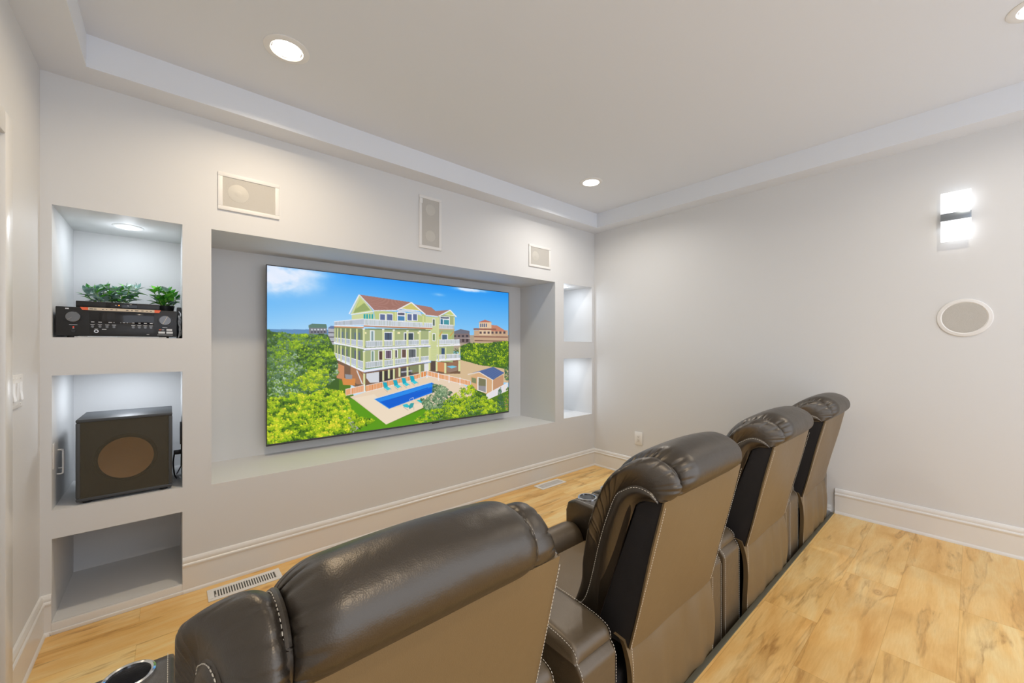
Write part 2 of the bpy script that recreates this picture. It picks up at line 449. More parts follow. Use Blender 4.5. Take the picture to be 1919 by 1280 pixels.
nl = {0: 'recessed light in the ceiling of the shelf niche above the receiver and leaves', 1: 'recessed light in the ceiling of the subwoofer niche',
      4: 'recessed light in the ceiling of the upper right wall niche', 5: 'recessed light in the ceiling of the lower right wall niche'}
for i, (x, y) in NL.items():
    downlight('niche_light', x, y, NICHES[i][3], nl[i], .062, .042, M['lenscool'], NICHE_W, NICHE_COL, group='recessed lights inside the wall niches', soft=True)

# ================================================================== WALL SCONCE
t = empty('wall_sconce', (W, -2.655, 2.066)); tag(t, 'lit wall sconce of frosted acrylic with a brushed steel band on the right wall', 'wall light')
bm = bmesh.new(); box(bm, -.032, 0, -.050, .050, -.040, .040, .002)
link('back_box', bm, M['steel'], t)
bm = bmesh.new(); box(bm, -.048, -.040, -.060, .060, -.145, .145, .002)
link('acrylic_panel', bm, M['sconceglass'], t)
bm = bmesh.new(); box(bm, -.054, -.030, -.0605, .0605, -.022, .022, .003)
link('metal_band', bm, M['steel'], t)
for s in (-1, 1):
    ld = bpy.data.lights.new('lamp', 'AREA'); ld.shape = 'RECTANGLE'; ld.size = .10; ld.size_y = .02; ld.energy = 0.02; ld.color = (.9, .95, 1)
    lo = bpy.data.objects.new('lamp', ld); col.objects.link(lo); lo.parent = t; lo.location = (-.020, 0, s*.044)
    lo.rotation_euler = (0 if s < 0 else PI, 0, PI/2)

# ================================================================== IN-WALL SPEAKERS
def wall_speaker(name, x0, x1, z0, z1, label, cones, fr=.022):
    cx, cz = (x0+x1)/2, (z0+z1)/2; w, h = (x1-x0)/2, (z1-z0)/2
    t = empty(name, (cx, 0, cz)); tag(t, label, 'wall speaker', 'in-wall speakers above the television')
    bm = bmesh.new()
    for a in ((-w, w, -.009, 0, -h, -h+fr), (-w, w, -.009, 0, h-fr, h), (-w, -w+fr, -.009, 0, -h+fr, h-fr), (w-fr, w, -.009, 0, -h+fr, h-fr)):
        box(bm, *a, .002)
    link('frame', bm, M['whiteframe'], t)
    bm = bmesh.new(); box(bm, -w+fr-.001, w-fr+.001, -.005, -.001, -h+fr-.001, h-fr+.001)
    link('grille', bm, M['grille'], t, smooth=False)
    for (ux, uz, r) in cones:
        bm = bmesh.new(); lathe(bm, [(r, -.0052), (r*.92, -.0064), (r*.42, -.0055), (r*.3, -.0068), (0, -.0078)], (ux, 0, uz), 'Y')
        link('speaker_cone', bm, M['grillecone'], t)
    return t
wall_speaker('in_wall_speaker', .640, .937, 2.060, 2.268, 'large landscape rectangular in-wall speaker, leftmost of the three above the television', [(-.055, .0, .050)])
cs = wall_speaker('in_wall_speaker', 1.859, 2.050, 2.047, 2.446, 'tall portrait rectangular in-wall speaker with two cones, centred above the television', [(.0, .10, .042), (.0, -.10, .042)])
bm = bmesh.new(); box(bm, -.094, -.070, -.014, -.006, .135, .175, .003)
link('badge', bm, M['white'], cs)
wall_speaker('in_wall_speaker', 2.989, 3.281, 2.056, 2.264, 'rectangular in-wall speaker nearest the right wall, above the television niche', [(-.06, .0, .045)])
t = empty('round_wall_speaker', (W, -2.687, 1.469)); tag(t, 'round in-wall speaker with grey grille and white rim on the right wall below the sconce', 'wall speaker')
bm = bmesh.new(); lathe(bm, [(.111, 0), (.111, -.003), (.108, -.007), (.094, -.009), (.089, -.006), (.089, 0)], (0, 0, 0), 'X', 64)
link('rim', bm, M['whiteframe'], t)
bm = bmesh.new(); lathe(bm, [(.0895, -.003), (.089, -.006), (.055, -.0075), (.050, -.0068), (.03, -.0078), (0, -.008)], (0, 0, 0), 'X', 64)
link('grille', bm, M['grille'], t)

# ================================================================== OUTLET, SWITCHES, VENTS
t = empty('power_outlet', (W, -.549, .384)); tag(t, 'white two-socket power outlet low on the right wall', 'power outlet')
bm = bmesh.new(); box(bm, -.007, 0, -.043, .043, -.064, .064, .004); link('cover_plate', bm, M['white'], t)
bm = bmesh.new(); box(bm, -.0095, -.006, -.017, .017, -.034, .034, .002)
ins = link('socket_insert', bm, M['whiteframe'], t)
bm = bmesh.new()
for z in (-.017, .017):
    box(bm, -.0102, -.0092, -.0072, -.0050, z-.002, z+.006); box(bm, -.0102, -.0092, .0050, .0072, z-.002, z+.006)
    box(bm, -.0102, -.0092, -.002, .002, z-.010, z-.006)
link('slots', bm, M['slotgray'], ins, smooth=False)
t = empty('light_switch_plate', (0, -.386, 1.131)); tag(t, 'white three-gang rocker light switch plate on the left wall beside the door casing', 'light switch')
bm = bmesh.new(); box(bm, 0, .007, -.084, .084, -.063, .063, .004); link('cover_plate', bm, M['white'], t)
for k in (-1, 0, 1):
    bm = bmesh.new(); bx = k*.046
    s = -1 if k == 0 else 1
    loft(bm, [[(.006, bx+e*.0155, -.033), (.0085+(.004 if s > 0 else 0), bx+e*.0155, -.033), (.009, bx+e*.0155, 0), (.0085+(0 if s > 0 else .004), bx+e*.0155, .033), (.006, bx+e*.0155, .033)] for e in (-1, 1)])
    rk = link('rocker', bm, M['white'], t, smooth=False)
for k in (-1, 0, 1):
    for z in (-.049, .049):
        bm = bmesh.new(); lathe(bm, [(0, .0082), (.003, .0080), (.0034, .006)], (0, k*.046, z), 'X', 12); link('screw', bm, M['whiteframe'], t)
def vent(x0, x1, y0, y1, n, label, dampers=False):
    cx, cy = (x0+x1)/2, (y0+y1)/2; w, d = (x1-x0)/2, (y1-y0)/2
    t = empty('floor_vent', (cx, cy, 0)); tag(t, label, 'floor vent', 'white floor vents along the screen wall')
    a, b = w-.028, d-.026
    bm = bmesh.new()
    for q in ((-w, w, -d, -b), (-w, w, b, d), (-w, -a, -b, b), (a, w, -b, b)): box(bm, q[0], q[1], q[2], q[3], 0, .005, .0018)
    link('frame', bm, M['trim'], t)
    bm = bmesh.new(); box(bm, -a, a, -b, b, .0004, .0012); link('duct', bm, M['slotgray'], t, smooth=False)
    bm = bmesh.new(); st = 2*a/n
    for k in range(1, n): box(bm, -a+k*st-st*.24, -a+k*st+st*.24, -b, b, .001, .0046, .0006)
    link('louvres', bm, M['trim'], t)
    if not dampers:
        bm = bmesh.new(); box(bm, -a+st*.25, -a+st*.7, -b+.004, -b+.022, .001, .007, .001); link('lever', bm, M['white'], t)
vent(.588, .922, -.192, -.068, 24, 'long white floor register with a row of slots, near the lowest open shelf')
vent(2.996, 3.318, -.182, -.060, 40, 'white floor register with fine louvres near the far right corner', True)

# ================================================================== TELEVISION with its picture
def tv_picture(Wp=640, Hp=360):
    S = 2; w, h = Wp*S, Hp*S
    img = np.zeros((h, w, 3)); rng = np.random.default_rng(3)
    quadp = np.array([(499.6, 496.9), (953.0, 550.1), (953.6, 771.0), (499.0, 831.8)])  # TL TR BR BL of the picture as seen
    dst = np.array([(0, 0), (w, 0), (w, h), (0, h)], float)
    A = []; B = []
    for (x, y), (u, v) in zip(quadp, dst):
        A.append([x, y, 1, 0, 0, 0, -u*x, -u*y]); B.append(u)
        A.append([0, 0, 0, x, y, 1, -v*x, -v*y]); B.append(v)
    Hm = np.append(np.linalg.solve(np.array(A), np.array(B)), 1).reshape(3, 3)
    def tf(p, sp):
        p = np.array(p, float)
        if sp == 'A': p = p/3.368 + (480, 480)
        else: p = p/4.266 + (600, 520)
        q = np.c_[p, np.ones(len(p))] @ Hm.T
        return q[:, :2]/q[:, 2:]
    def mask(P):
        x0, y0 = np.floor(P.min(0)).astype(int); x1, y1 = np.ceil(P.max(0)).astype(int)+1
        x0, y0 = max(x0, 0), max(y0, 0); x1, y1 = min(x1, w), min(y1, h)
        if x1 <= x0 or y1 <= y0: return None
        yy, xx = np.mgrid[y0:y1, x0:x1]; xx = xx+.5; yy = yy+.5
        ins = np.zeros(xx.shape, bool); n = len(P)
        for i in range(n):
            (ax, ay), (bx, by) = P[i], P[(i+1) % n]
            if ay == by: continue
            c = ((ay > yy) != (by > yy)) & (xx < (bx-ax)*(yy-ay)/(by-ay)+ax)
            ins ^= c
        return ins, (slice(y0, y1), slice(x0, x1))
    def poly(pts, c, sp='B'):
        r = mask(tf(pts, sp))
        if r is None: return
        m_, sl = r; sub = img[sl]; sub[m_] = np.array(c)/255.
    def line(a, b, wd, c, sp='B'):
        a, b = np.array(a, float), np.array(b, float); d = b-a; n = np.array([-d[1], d[0]])/max(np.hypot(*d), 1e-6)*wd/2
        poly([a+n, b+n, b-n, a-n], c, sp)
    def dabs(pts, n, cols, size, sp='A', up=0.0):
        cols = sorted(cols, key=lambda c: -(c[0]*.4+c[1]*.6+c[2]*.1))
        n = int(n*1.7); size = size*.72
        P = tf(pts, sp); r = mask(P)
        if r is None: return
        m_, sl = r; ys, xs = np.nonzero(m_)
        cols = np.array(cols)/255.
        scl = max(5., size*2.7); nc = max(3, int(len(xs)/(scl*scl*1.1)))
        kc = rng.integers(0, len(xs), nc); kc = kc[np.argsort(ys[kc])]; per = max(4, n//nc)
        H2, W2 = m_.shape
        for q in kc:
            base = rng.uniform(-.22, .22)+.14*math.sin(xs[q]*.03+ys[q]*.021)
            rr_ = scl*rng.uniform(.7, 1.35)
            ox = rng.normal(0, .5, per)*rr_; oyy = np.sort(rng.normal(0, .42, per)*rr_)[::-1]
            for dx0, dy0 in zip(ox, oyy):
                px_, py_ = int(xs[q]+dx0), int(ys[q]+dy0)
                if not (0 <= px_ < W2 and 0 <= py_ < H2 and m_[py_, px_]): continue
                cx, cy = px_+sl[1].start, py_+sl[0].start
                s = size*rng.uniform(.35, 1.0); a = rng.uniform(0, PI); e = rng.uniform(.35, .8)
                x0, x1 = max(int(cx-s-1), 0), min(int(cx+s+2), w); y0, y1 = max(int(cy-s-1), 0), min(int(cy+s+2), h)
                if x1 <= x0 or y1 <= y0: continue
                yy, xx = np.mgrid[y0:y1, x0:x1]; dx, dy = xx-cx, yy-cy
                u = dx*math.cos(a)+dy*math.sin(a); v = (-dx*math.sin(a)+dy*math.cos(a))/e
                tone = .60+dy0/rr_*.46+base+rng.uniform(-.16, .16)
                c = cols[int(np.clip(tone, 0, .999)*len(cols))]
                img[y0:y1, x0:x1][(u*u+v*v) < s*s] = c*rng.uniform(.85, 1.1)
    # sky
    g = np.linspace(0, 1, h)[:, None]; gx = np.linspace(0, 1, w)[None]
    t_ = np.clip(g/.42, 0, 1)[..., None]**.8
    top = np.array([28, 148, 244])/255.; bot = np.array([152, 208, 248])/255.
    img[:] = top*(1-t_)+bot*t_
    img += (np.array([.12, .05, .0])*np.exp(-((gx-.25)**2)/.06)[..., None])*(.3+t_)
    yy, xx = np.mgrid[0:h, 0:w]
    # clouds
    def cloud(cx, cy, sx, sy, k):
        cx, cy = tf([(cx, cy)], 'A')[0]
        n = np.zeros((h, w))
        for o in range(1, 5):
            ph = rng.uniform(0, 9, 4); f = .012*2**o
            n += (np.sin(xx*f+ph[0]+2*np.sin(yy*f*.8+ph[1]))*np.sin(yy*f*1.3+ph[2]+1.5*np.sin(xx*f*.6+ph[3])))/2**(o*.7)
        a = np.clip(np.exp(-((xx-cx)/sx)**2-((yy-cy)/sy)**2)*(1+.7*n)*k, 0, .9)[..., None]
        img[:] = img*(1-a)+np.array([.93, .95, 1.])*a
    cloud(140, 110, 110, 55, 1.1); cloud(90, 165, 150, 40, .9); cloud(250, 95, 120, 30, .6); cloud(1350, 215, 90, 9, 1.2); cloud(330, 110, 60, 12, .5)
    cloud(1150, 245, 30, 7, .3)
    # sea and far houses
    poly([(60, 458), (500, 462), (500, 520), (60, 500)], (95, 140, 185), 'A')
    poly([(330, 434), (352, 424), (440, 427), (446, 486), (332, 490)], (120, 122, 130), 'A')
    poly([(328, 438), (352, 424), (440, 427), (446, 452), (330, 450)], (92, 125, 110), 'A')
    for k in range(5): poly([(345+k*20, 458), (355+k*20, 458), (355+k*20, 466), (345+k*20, 466)], (215, 220, 225), 'A'); poly([(345+k*20, 472), (355+k*20, 472), (355+k*20, 482), (345+k*20, 482)], (60, 60, 75), 'A')
    poly([(452, 450), (470, 438), (490, 440), (490, 560), (452, 560)], (176, 178, 186), 'A'); poly([(450, 455), (468, 438), (490, 440), (490, 458)], (98, 118, 160), 'A')
    for k in range(3): line((452, 480+k*28), (490, 482+k*28), 7, (95, 90, 98), 'A')
    # right side distance
    poly([(1230, 500), (1600, 500), (1600, 620), (1230, 600)], (176, 160, 140), 'A')
    poly([(1238, 480), (1290, 462), (1345, 474), (1352, 552), (1238, 548)], (128, 112, 112), 'A')
    poly([(1236, 482), (1290, 464), (1348, 478), (1345, 490), (1238, 492)], (110, 112, 125), 'A')
    for k in range(4):
        poly([(1246+k*26, 500), (1260+k*26, 500), (1260+k*26, 512), (1246+k*26, 512)], (60, 56, 66), 'A'); poly([(1246+k*26, 524), (1262+k*26, 524), (1262+k*26, 544), (1246+k*26, 544)], (70, 58, 60), 'A')
    line((1238, 518), (1352, 520), 3, (200, 190, 185), 'A')
    poly([(1375, 470), (1590, 470), (1590, 550), (1375, 545)], (200, 168, 138), 'A')
    poly([(1480, 437), (1520, 440), (1585, 480), (1480, 475)], (196, 132, 108), 'A')
    poly([(1408, 418), (1485, 418), (1485, 500), (1408, 500)], (226, 198, 166), 'A')
    poly([(1402, 420), (1444, 404), (1490, 420)], (190, 112, 92), 'A')
    for k in range(4): poly([(1414+k*12, 428), (1421+k*12, 428), (1421+k*12, 450), (1414+k*12, 450)], (70, 90, 130), 'A')
    for k in range(7): poly([(1410+k*25, 478), (1424+k*25, 478), (1424+k*25, 492), (1410+k*25, 492)], (88, 74, 80), 'A')
    line((1372, 462), (1515, 465), 10, (150, 98, 82), 'A'); line((1375, 510), (1590, 514), 9, (150, 110, 92), 'A'); line((1378, 535), (1590, 540), 6, (120, 88, 76), 'A')
    # sand and ground
    poly([(1280, 640), (1600, 700), (1600, 800), (1100, 780), (1100, 690)], (214, 186, 148), 'A')
    Y1, Y2, Y3, Y4, Y5 = (196, 212, 44), (162, 194, 28), (120, 160, 24), (82, 120, 26), (46, 80, 28)
    poly([(60, 480), (500, 560), (600, 830), (620, 900), (1600, 830), (1600, 1000), (60, 1200)], (84, 122, 30), 'A')
    G1, G2, G3 = (150, 172, 130), (98, 130, 96), (62, 96, 66)
    poly([(1288, 572), (1340, 550), (1420, 554), (1500, 547), (1600, 540), (1600, 720), (1500, 700), (1420, 690), (1290, 655)], (70, 112, 28), 'A')
    poly([(60, 458), (100, 474), (250, 492), (450, 494), (520, 640), (520, 900), (60, 900)], (62, 96, 34), 'A')
    poly([(1035, 880), (1110, 812), (1180, 820), (1245, 880), (1360, 815), (1540, 930), (1555, 985), (1330, 1005), (1160, 985)], (66, 104, 34), 'A')
    dabs([(1290, 570), (1340, 548), (1420, 552), (1500, 545), (1600, 535), (1600, 720), (1500, 700), (1420, 690), (1290, 655)], 2600, [Y5, Y4, Y3, Y2, Y1, G3], 6)
    dabs([(1235, 585), (1275, 580), (1285, 640), (1235, 640)], 120, [Y5, Y4, Y3], 4)
    # left bushes
    dabs([(60, 455), (100, 470), (250, 490), (450, 492), (460, 560), (520, 640), (60, 760)], 3600, [Y5, Y4, Y3, G2, G3, Y3, Y2], 7)
    # ground floor of the house
    poly([(110, 640), (340, 740), (880, 680), (1120, 660), (1120, 770), (880, 770), (350, 905), (130, 800)], (120, 92, 70))
    poly([(128, 680), (190, 705), (190, 810), (128, 800)], (205, 140, 96)); poly([(240, 710), (345, 750), (345, 850), (290, 850), (240, 800)], (170, 120, 85))
    poly([(365, 765), (468, 752), (468, 835), (395, 838), (365, 800)], (212, 214, 220)); poly([(468, 750), (600, 735), (600, 820), (468, 840)], (60, 52, 52))
    poly([(640, 728), (740, 715), (740, 775), (640, 790)], (78, 74, 78)); poly([(708, 708), (830, 690), (830, 750), (725, 762)], (128, 134, 96))
    poly([(830, 690), (868, 684), (868, 745), (830, 750)], (226, 226, 226)); line((645, 755), (735, 745), 12, (170, 170, 178))
    poly([(930, 672), (1000, 682), (1000, 762), (930, 745)], (206, 140, 92)); poly([(885, 668), (930, 668), (930, 745), (885, 745)], (86, 72, 66))
    poly([(1000, 690), (1105, 665), (1105, 740), (1020, 765), (1000, 760)], (150, 110, 84)); poly([(1008, 708), (1095, 712), (1098, 745), (1030, 760), (1012, 745)], (150, 124, 108)); poly([(1010, 710), (1060, 705), (1095, 714), (1050, 728)], (120, 200, 225))
    line((290, 740), (335, 850), 9, (222, 222, 226)); line((310, 740), (385, 830), 5, (120, 92, 70))
    poly([(170, 800), (280, 805), (275, 860), (180, 855)], (216, 140, 70)); poly([(195, 770), (255, 775), (250, 810), (200, 808)], (150, 150, 155))
    # house body
    GR, GR2, GRs = (166, 177, 128), (205, 212, 156), (122, 138, 100)
    W_, WS = (240, 240, 246), (196, 204, 224)
    poly([(108, 388), (345, 408), (880, 412), (880, 545), (345, 575), (108, 520)], GRs)
    poly([(108, 530), (345, 560), (880, 545), (880, 660), (345, 735), (108, 630)], (118, 136, 88))
    poly([(345, 415), (880, 430), (880, 540), (345, 545)], GR); poly([(345, 570), (880, 560), (880, 650), (345, 715)], GR)
    poly([(840, 310), (940, 320), (940, 670), (880, 665), (880, 420), (840, 420)], GR2)
    poly([(940, 300), (1070, 300), (1070, 500), (1060, 680), (940, 670)], GR)
    poly([(940, 440), (1060, 440), (1050, 500), (940, 500)], (176, 190, 116))
    for k in range(22): line((884, 430+k*11), (930, 430+k*11), 1.4, (176, 188, 110))
    # top storey
    poly([(250, 300), (420, 275), (440, 360), (250, 350)], GR2); poly([(425, 262), (840, 296), (840, 380), (440, 350)], (190, 200, 132))
    for k, (a, b) in enumerate(((476, 516), (531, 575), (696, 730), (740, 772))):
        poly([(a-5, 288), (b+5, 290), (b+5, 350), (a-5, 348)], W_); poly([(a, 294), (b, 296), (b, 345), (a, 342)], (96, 110, 150))
    poly([(612, 276), (680, 280), (680, 350), (612, 346)], W_); poly([(618, 308), (672, 312), (672, 346), (618, 344)], (70, 130, 175)); poly([(618, 282), (672, 285), (672, 303), (618, 300)], (90, 90, 110))
    for k in range(4): poly([(345+k*21, 294), (358+k*21, 292), (358+k*21, 330), (345+k*21, 330)], (20, 160, 165))
    # roofs
    poly([(312, 138), (727, 200), (610, 262), (430, 266)], (170, 124, 112)); poly([(727, 200), (760, 218), (885, 240), (920, 270), (1035, 262), (940, 312), (838, 300)], (168, 122, 110))
    for k in range(26): line((318+k*3.6, 144+k*4.7), (720-k*3, 204+k*2.3), 1.0, (150, 104, 92))
    poly([(312, 138), (418, 268), (240, 296)], GR2); poly([(318, 165), (400, 262), (262, 285)], (150, 168, 100))
    poly([(318, 165), (350, 203), (282, 252)], (196, 206, 126))
    line((310, 138), (228, 292), 9, W_); line((312, 140), (428, 264), 7, (214, 220, 236)); line((240, 296), (430, 270), 6, W_); line((428, 266), (610, 264), 7, (222, 226, 236))
    poly([(727, 205), (820, 285), (790, 270), (640, 252)], (206, 196, 112)); line((612, 262), (727, 202), 8, W_); line((727, 202), (840, 298), 9, W_); line((640, 250), (790, 268), 5, W_)
    poly([(620, 262), (700, 256), (800, 280), (812, 310), (760, 290), (690, 275), (618, 280)], (206, 214, 224))
    poly([(1038, 268), (1080, 315), (985, 300)], (198, 206, 120)); line((1038, 264), (945, 312), 8, W_); line((1038, 264), (1088, 318), 8, W_); line((1000, 300), (1075, 308), 4, W_)
    line((840, 302), (940, 314), 6, W_)
    poly([(955, 312), (1035, 316), (1035, 384), (955, 380)], W_); poly([(960, 334), (980, 336), (980, 378), (960, 376)], (60, 120, 150)); poly([(988, 340), (1028, 342), (1028, 380), (988, 378)], (70, 150, 160)); poly([(960, 318), (1028, 320), (1028, 332), (960, 330)], (80, 90, 110))
    poly([(895, 330), (918, 332), (918, 392), (895, 390)], W_); poly([(899, 336), (914, 337), (914, 388), (899, 386)], (88, 104, 84))
    poly([(895, 445), (920, 446), (920, 510), (895, 508)], W_); poly([(900, 452), (915, 453), (915, 505), (900, 503)], (110, 136, 80))
    poly([(968, 452), (1020, 454), (1020, 500), (968, 500)], W_); poly([(973, 458), (1014, 460), (1014, 498), (973, 498)], (78, 104, 126))
    poly([(968, 565), (995, 566), (995, 625), (968, 622)], (60, 84, 116))
    # doors/windows of middle storeys
    for (a, b, y0, y1, cc) in ((512, 570, 442, 500, (74, 90, 112)), (672, 742, 446, 500, (60, 76, 86)), (402, 426, 428, 505, (170, 196, 196)), (522, 564, 584, 645, (110, 92, 110)), (468, 494, 588, 655, (96, 70, 60)), (652, 684, 576, 640, (110, 84, 74)), (706, 762, 574, 640, (98, 104, 108)), (598, 612, 580, 640, (90, 80, 90)), (408, 426, 588, 668, (140, 170, 150))):
        poly([(a-6, y0-6), (b+6, y0-6), (b+6, y1+4), (a-6, y1+4)], W_); poly([(a, y0), (b, y0), (b, y1), (a, y1)], cc); line(((a+b)/2, y0), ((a+b)/2, y1), 3, (40, 40, 50))
    for x in (362, 622, 782, 630): poly([(x-6, 436), (x+6, 436), (x+6, 450), (x-6, 450)], (255, 240, 190))
    for k in range(6):
        x = 120+k*34; poly([(x+14, 430+k*2), (x+28, 431+k*2), (x+28, 500+k*4), (x+14, 497+k*4)], (100, 118, 130)); poly([(x+14, 560+k*5), (x+28, 562+k*5), (x+28, 612+k*11), (x+14, 608+k*10)], (96, 104, 120))
    # railings
    def rail(a, b, hgt, n, inner=WS, gap=(150, 158, 150)):
        a, b = np.array(a, float), np.array(b, float)
        ha, hb = (hgt if isinstance(hgt, tuple) else (hgt, hgt))
        poly([a, b, b+(0, hb), a+(0, ha)], inner)
        for k in range(n):
            t = (k+.5)/n; p = a+(b-a)*t; hh = ha+(hb-ha)*t
            line(p+(0, 3), p+(0, hh-3), 2.2, gap)
        line(a, b, 5, W_); line(a+(0, ha), b+(0, hb), 4, W_)
    rail((108, 352), (345, 330), (32, 48), 34); rail((345, 332), (895, 368), (48, 36), 62, (214, 220, 234), (150, 162, 130))
    line((108, 388), (345, 392), 6, W_); line((345, 388), (895, 410), 10, (188, 122, 76)); line((108, 392), (345, 400), 8, (206, 140, 92))
    rail((108, 480), (345, 505), (28, 48), 30); rail((360, 508), (870, 500), (46, 32), 60, (206, 212, 226), (124, 140, 108))
    rail((108, 600), (345, 672), (30, 56), 30); rail((360, 676), (870, 628), (46, 30), 60, (206, 212, 226), (120, 136, 100))
    rail((948, 378), (1068, 384), 30, 14, (206, 212, 226), (140, 150, 120)); rail((935, 500), (1115, 498), (34, 34), 18, (214, 220, 232), (150, 158, 140)); rail((932, 620), (1116, 612), (34, 34), 18, (210, 214, 226), (130, 146, 108))
    # slab edges
    line((105, 518), (345, 566), 13, W_); line((345, 570), (880, 545), 15, W_); line((345, 580), (880, 552), 4, (150, 160, 200))
    line((105, 636), (345, 748), 14, W_); line((345, 748), (880, 666), 15, W_); line((345, 757), (880, 674), 4, (150, 160, 200))
    line((930, 548), (1118, 540), 12, W_); line((925, 664), (1120, 652), 14, W_); line((940, 414), (1075, 418), 8, (196, 170, 140))
    line((975, 432), (948, 475), 7, (206, 150, 80)); line((1035, 472), (1068, 432), 7, (206, 150, 80))
    # columns
    CO = (214, 218, 156)
    for x, y0, y1 in ((346, 408, 560), (502, 412, 550), (587, 416, 546), (696, 422, 545), (795, 426, 540), (874, 430, 540)):
        line((x, y0), (x, y1), 15, CO); line((x-6, y0), (x-6, y1), 4, (236, 238, 200)); line((x-9, y0+4), (x+9, y0+4), 7, W_)
    for x, y0, y1 in ((348, 586, 740), (503, 574, 715), (588, 570, 705), (696, 568, 690), (795, 562, 675), (874, 556, 662)):
        line((x, y0), (x, y1), 15, CO); line((x-6, y0), (x-6, y1), 4, (236, 238, 200)); line((x-9, y0+4), (x+9, y0+4), 7, W_)
    for k, x in enumerate((116, 137, 164, 200, 240, 290)):
        line((x, 404+k), (x, 510+k*8), 8+k*.8, CO); line((x, 532+k*6), (x, 632+k*18), 8+k*.8, CO)
    for x, y0, y1 in ((350, 765, 912), (502, 745, 825), (547, 735, 806), (588, 728, 812), (632, 720, 792), (696, 712, 790), (795, 698, 800), (872, 682, 744), (930, 672, 750), (1000, 684, 765), (1112, 664, 750)):
        line((x, y0), (x, y1), 15, CO); line((x-5, y0), (x-5, y1), 4, (236, 238, 200))
    for x, y0, y1 in ((600, 275, 350), (822, 310, 385), (944, 320, 670), (1002, 560, 655), (1070, 320, 388), (1113, 560, 620)):
        line((x, y0), (x, y1), 10, CO)
    # deck, fence, pool
    poly([(235, 950), (350, 915), (860, 790), (1130, 850), (1220, 900), (1240, 940), (820, 1040), (525, 1172)], (232, 210, 184))
    poly([(270, 960), (430, 930), (545, 1046), (820, 1000), (810, 1045), (525, 1172)], (238, 220, 196))
    poly([(215, 965), (262, 968), (525, 1172), (830, 1048), (1000, 1050), (960, 1130), (560, 1230), (330, 1240), (120, 1100)], (92, 154, 22))
    poly([(430, 968), (890, 838), (910, 850), (910, 915), (550, 1047)], (18, 112, 222))
    poly([(445, 972), (885, 845), (900, 870), (640, 945), (480, 990)], (40, 140, 236)); poly([(480, 990), (640, 950), (900, 880), (905, 905), (552, 1040)], (10, 96, 210))
    line((430, 968), (890, 838), 4, (210, 230, 240)); line((430, 968), (550, 1047), 4, (120, 180, 230)); line((560, 975), (860, 880), 5, (20, 90, 190))
    def fence(a, b, hgt, n, c=(222, 140, 78)):
        a, b = np.array(a, float), np.array(b, float)
        poly([a, b, b+(0, hgt[1]), a+(0, hgt[0])], c)
        for k in range(n+1): p = a+(b-a)*k/n; hh = hgt[0]+(hgt[1]-hgt[0])*k/n; line(p, p+(0, hh), 3.2, (244, 220, 196))
        line(a, b, 4, (240, 236, 236)); line(a+(0, hgt[0]), b+(0, hgt[1]), 4, (240, 236, 236))
    fence((200, 890), (345, 858), (50, 52), 14); fence((362, 862), (795, 768), (50, 36), 36); fence((805, 755), (845, 748), (45, 42), 2); fence((855, 745), (1200, 828), (40, 40), 30, (226, 150, 94))
    for x, y in ((243, 870), (350, 850), (853, 742), (945, 762), (1030, 780), (1118, 800)): line((x, y), (x, y+62), 6, (244, 244, 248))
    # shed
    poly([(1205, 790), (1270, 760), (1385, 820), (1385, 925), (1325, 930), (1205, 880)], (216, 172, 128)); poly([(1385, 820), (1465, 780), (1468, 860), (1385, 915)], (196, 150, 116))
    poly([(1180, 775), (1385, 716), (1475, 765), (1380, 822), (1272, 760)], (86, 108, 158)); line((1180, 776), (1272, 758), 7, (232, 220, 210)); line((1272, 758), (1384, 824), 7, (232, 224, 214))
    for k in range(7): line((1290+k*16, 765+k*9), (1385+k*13, 718+k*7), 1.6, (60, 84, 130))
    poly([(1258, 795), (1332, 812), (1332, 925), (1258, 905)], (240, 236, 230)); poly([(1266, 802), (1326, 816), (1326, 920), (1266, 898)], (124, 122, 92)); poly([(1266, 865), (1326, 870), (1326, 920), (1266, 900)], (150, 146, 150))
    poly([(1210, 800), (1248, 808), (1248, 850), (1210, 838)], (130, 138, 96)); line((1378, 825), (1378, 925), 6, (244, 244, 240))
    fence((1330, 935), (1500, 845), (45, 60), 14, (222, 226, 240))
    # loungers
    for x, y in ((498, 835), (580, 818), (648, 802), (714, 786)):
        poly([(x, y), (x+32, y), (x+42, y+42), (x+12, y+50)], (20, 168, 190)); poly([(x+12, y+44), (x+42, y+38), (x+68, y+52), (x+38, y+66)], (60, 200, 215)); line((x+14, y+55), (x+40, y+78), 3, (170, 160, 150)); line((x+66, y+52), (x+66, y+64), 3, (170, 160, 150))
    poly([(655, 1015), (692, 1008), (712, 1022), (700, 1040), (668, 1032)], (50, 190, 205)); poly([(704, 1030), (722, 1003), (750, 1000), (740, 1035), (712, 1050)], (56, 160, 165)); line((662, 1032), (704, 1060), 4, (176, 168, 160)); line((748, 1030), (748, 1058), 4, (176, 168, 160))
    poly([(768, 980), (810, 972), (830, 1000), (800, 1000)], (40, 190, 205)); line((712, 970), (722, 1002), 3, (226, 226, 232)); line((740, 958), (752, 988), 3, (226, 226, 232)); line((718, 968), (745, 956), 3, (226, 226, 232))
    # foreground bushes
    dabs([(60, 640), (250, 610), (420, 585), (510, 660), (520, 740), (440, 830), (300, 900), (60, 920)], 3600, [G3, G2, G1, G2, (170, 196, 168), Y3, Y4], 6)
    dabs([(260, 560), (460, 560), (520, 680), (480, 740), (330, 720), (240, 650)], 1600, [Y5, Y4, Y3, Y2, Y5], 7)
    dabs([(150, 790), (250, 770), (330, 720), (440, 705), (470, 760), (430, 830), (300, 860)], 1500, [Y4, Y3, Y2, Y1, G2], 6)
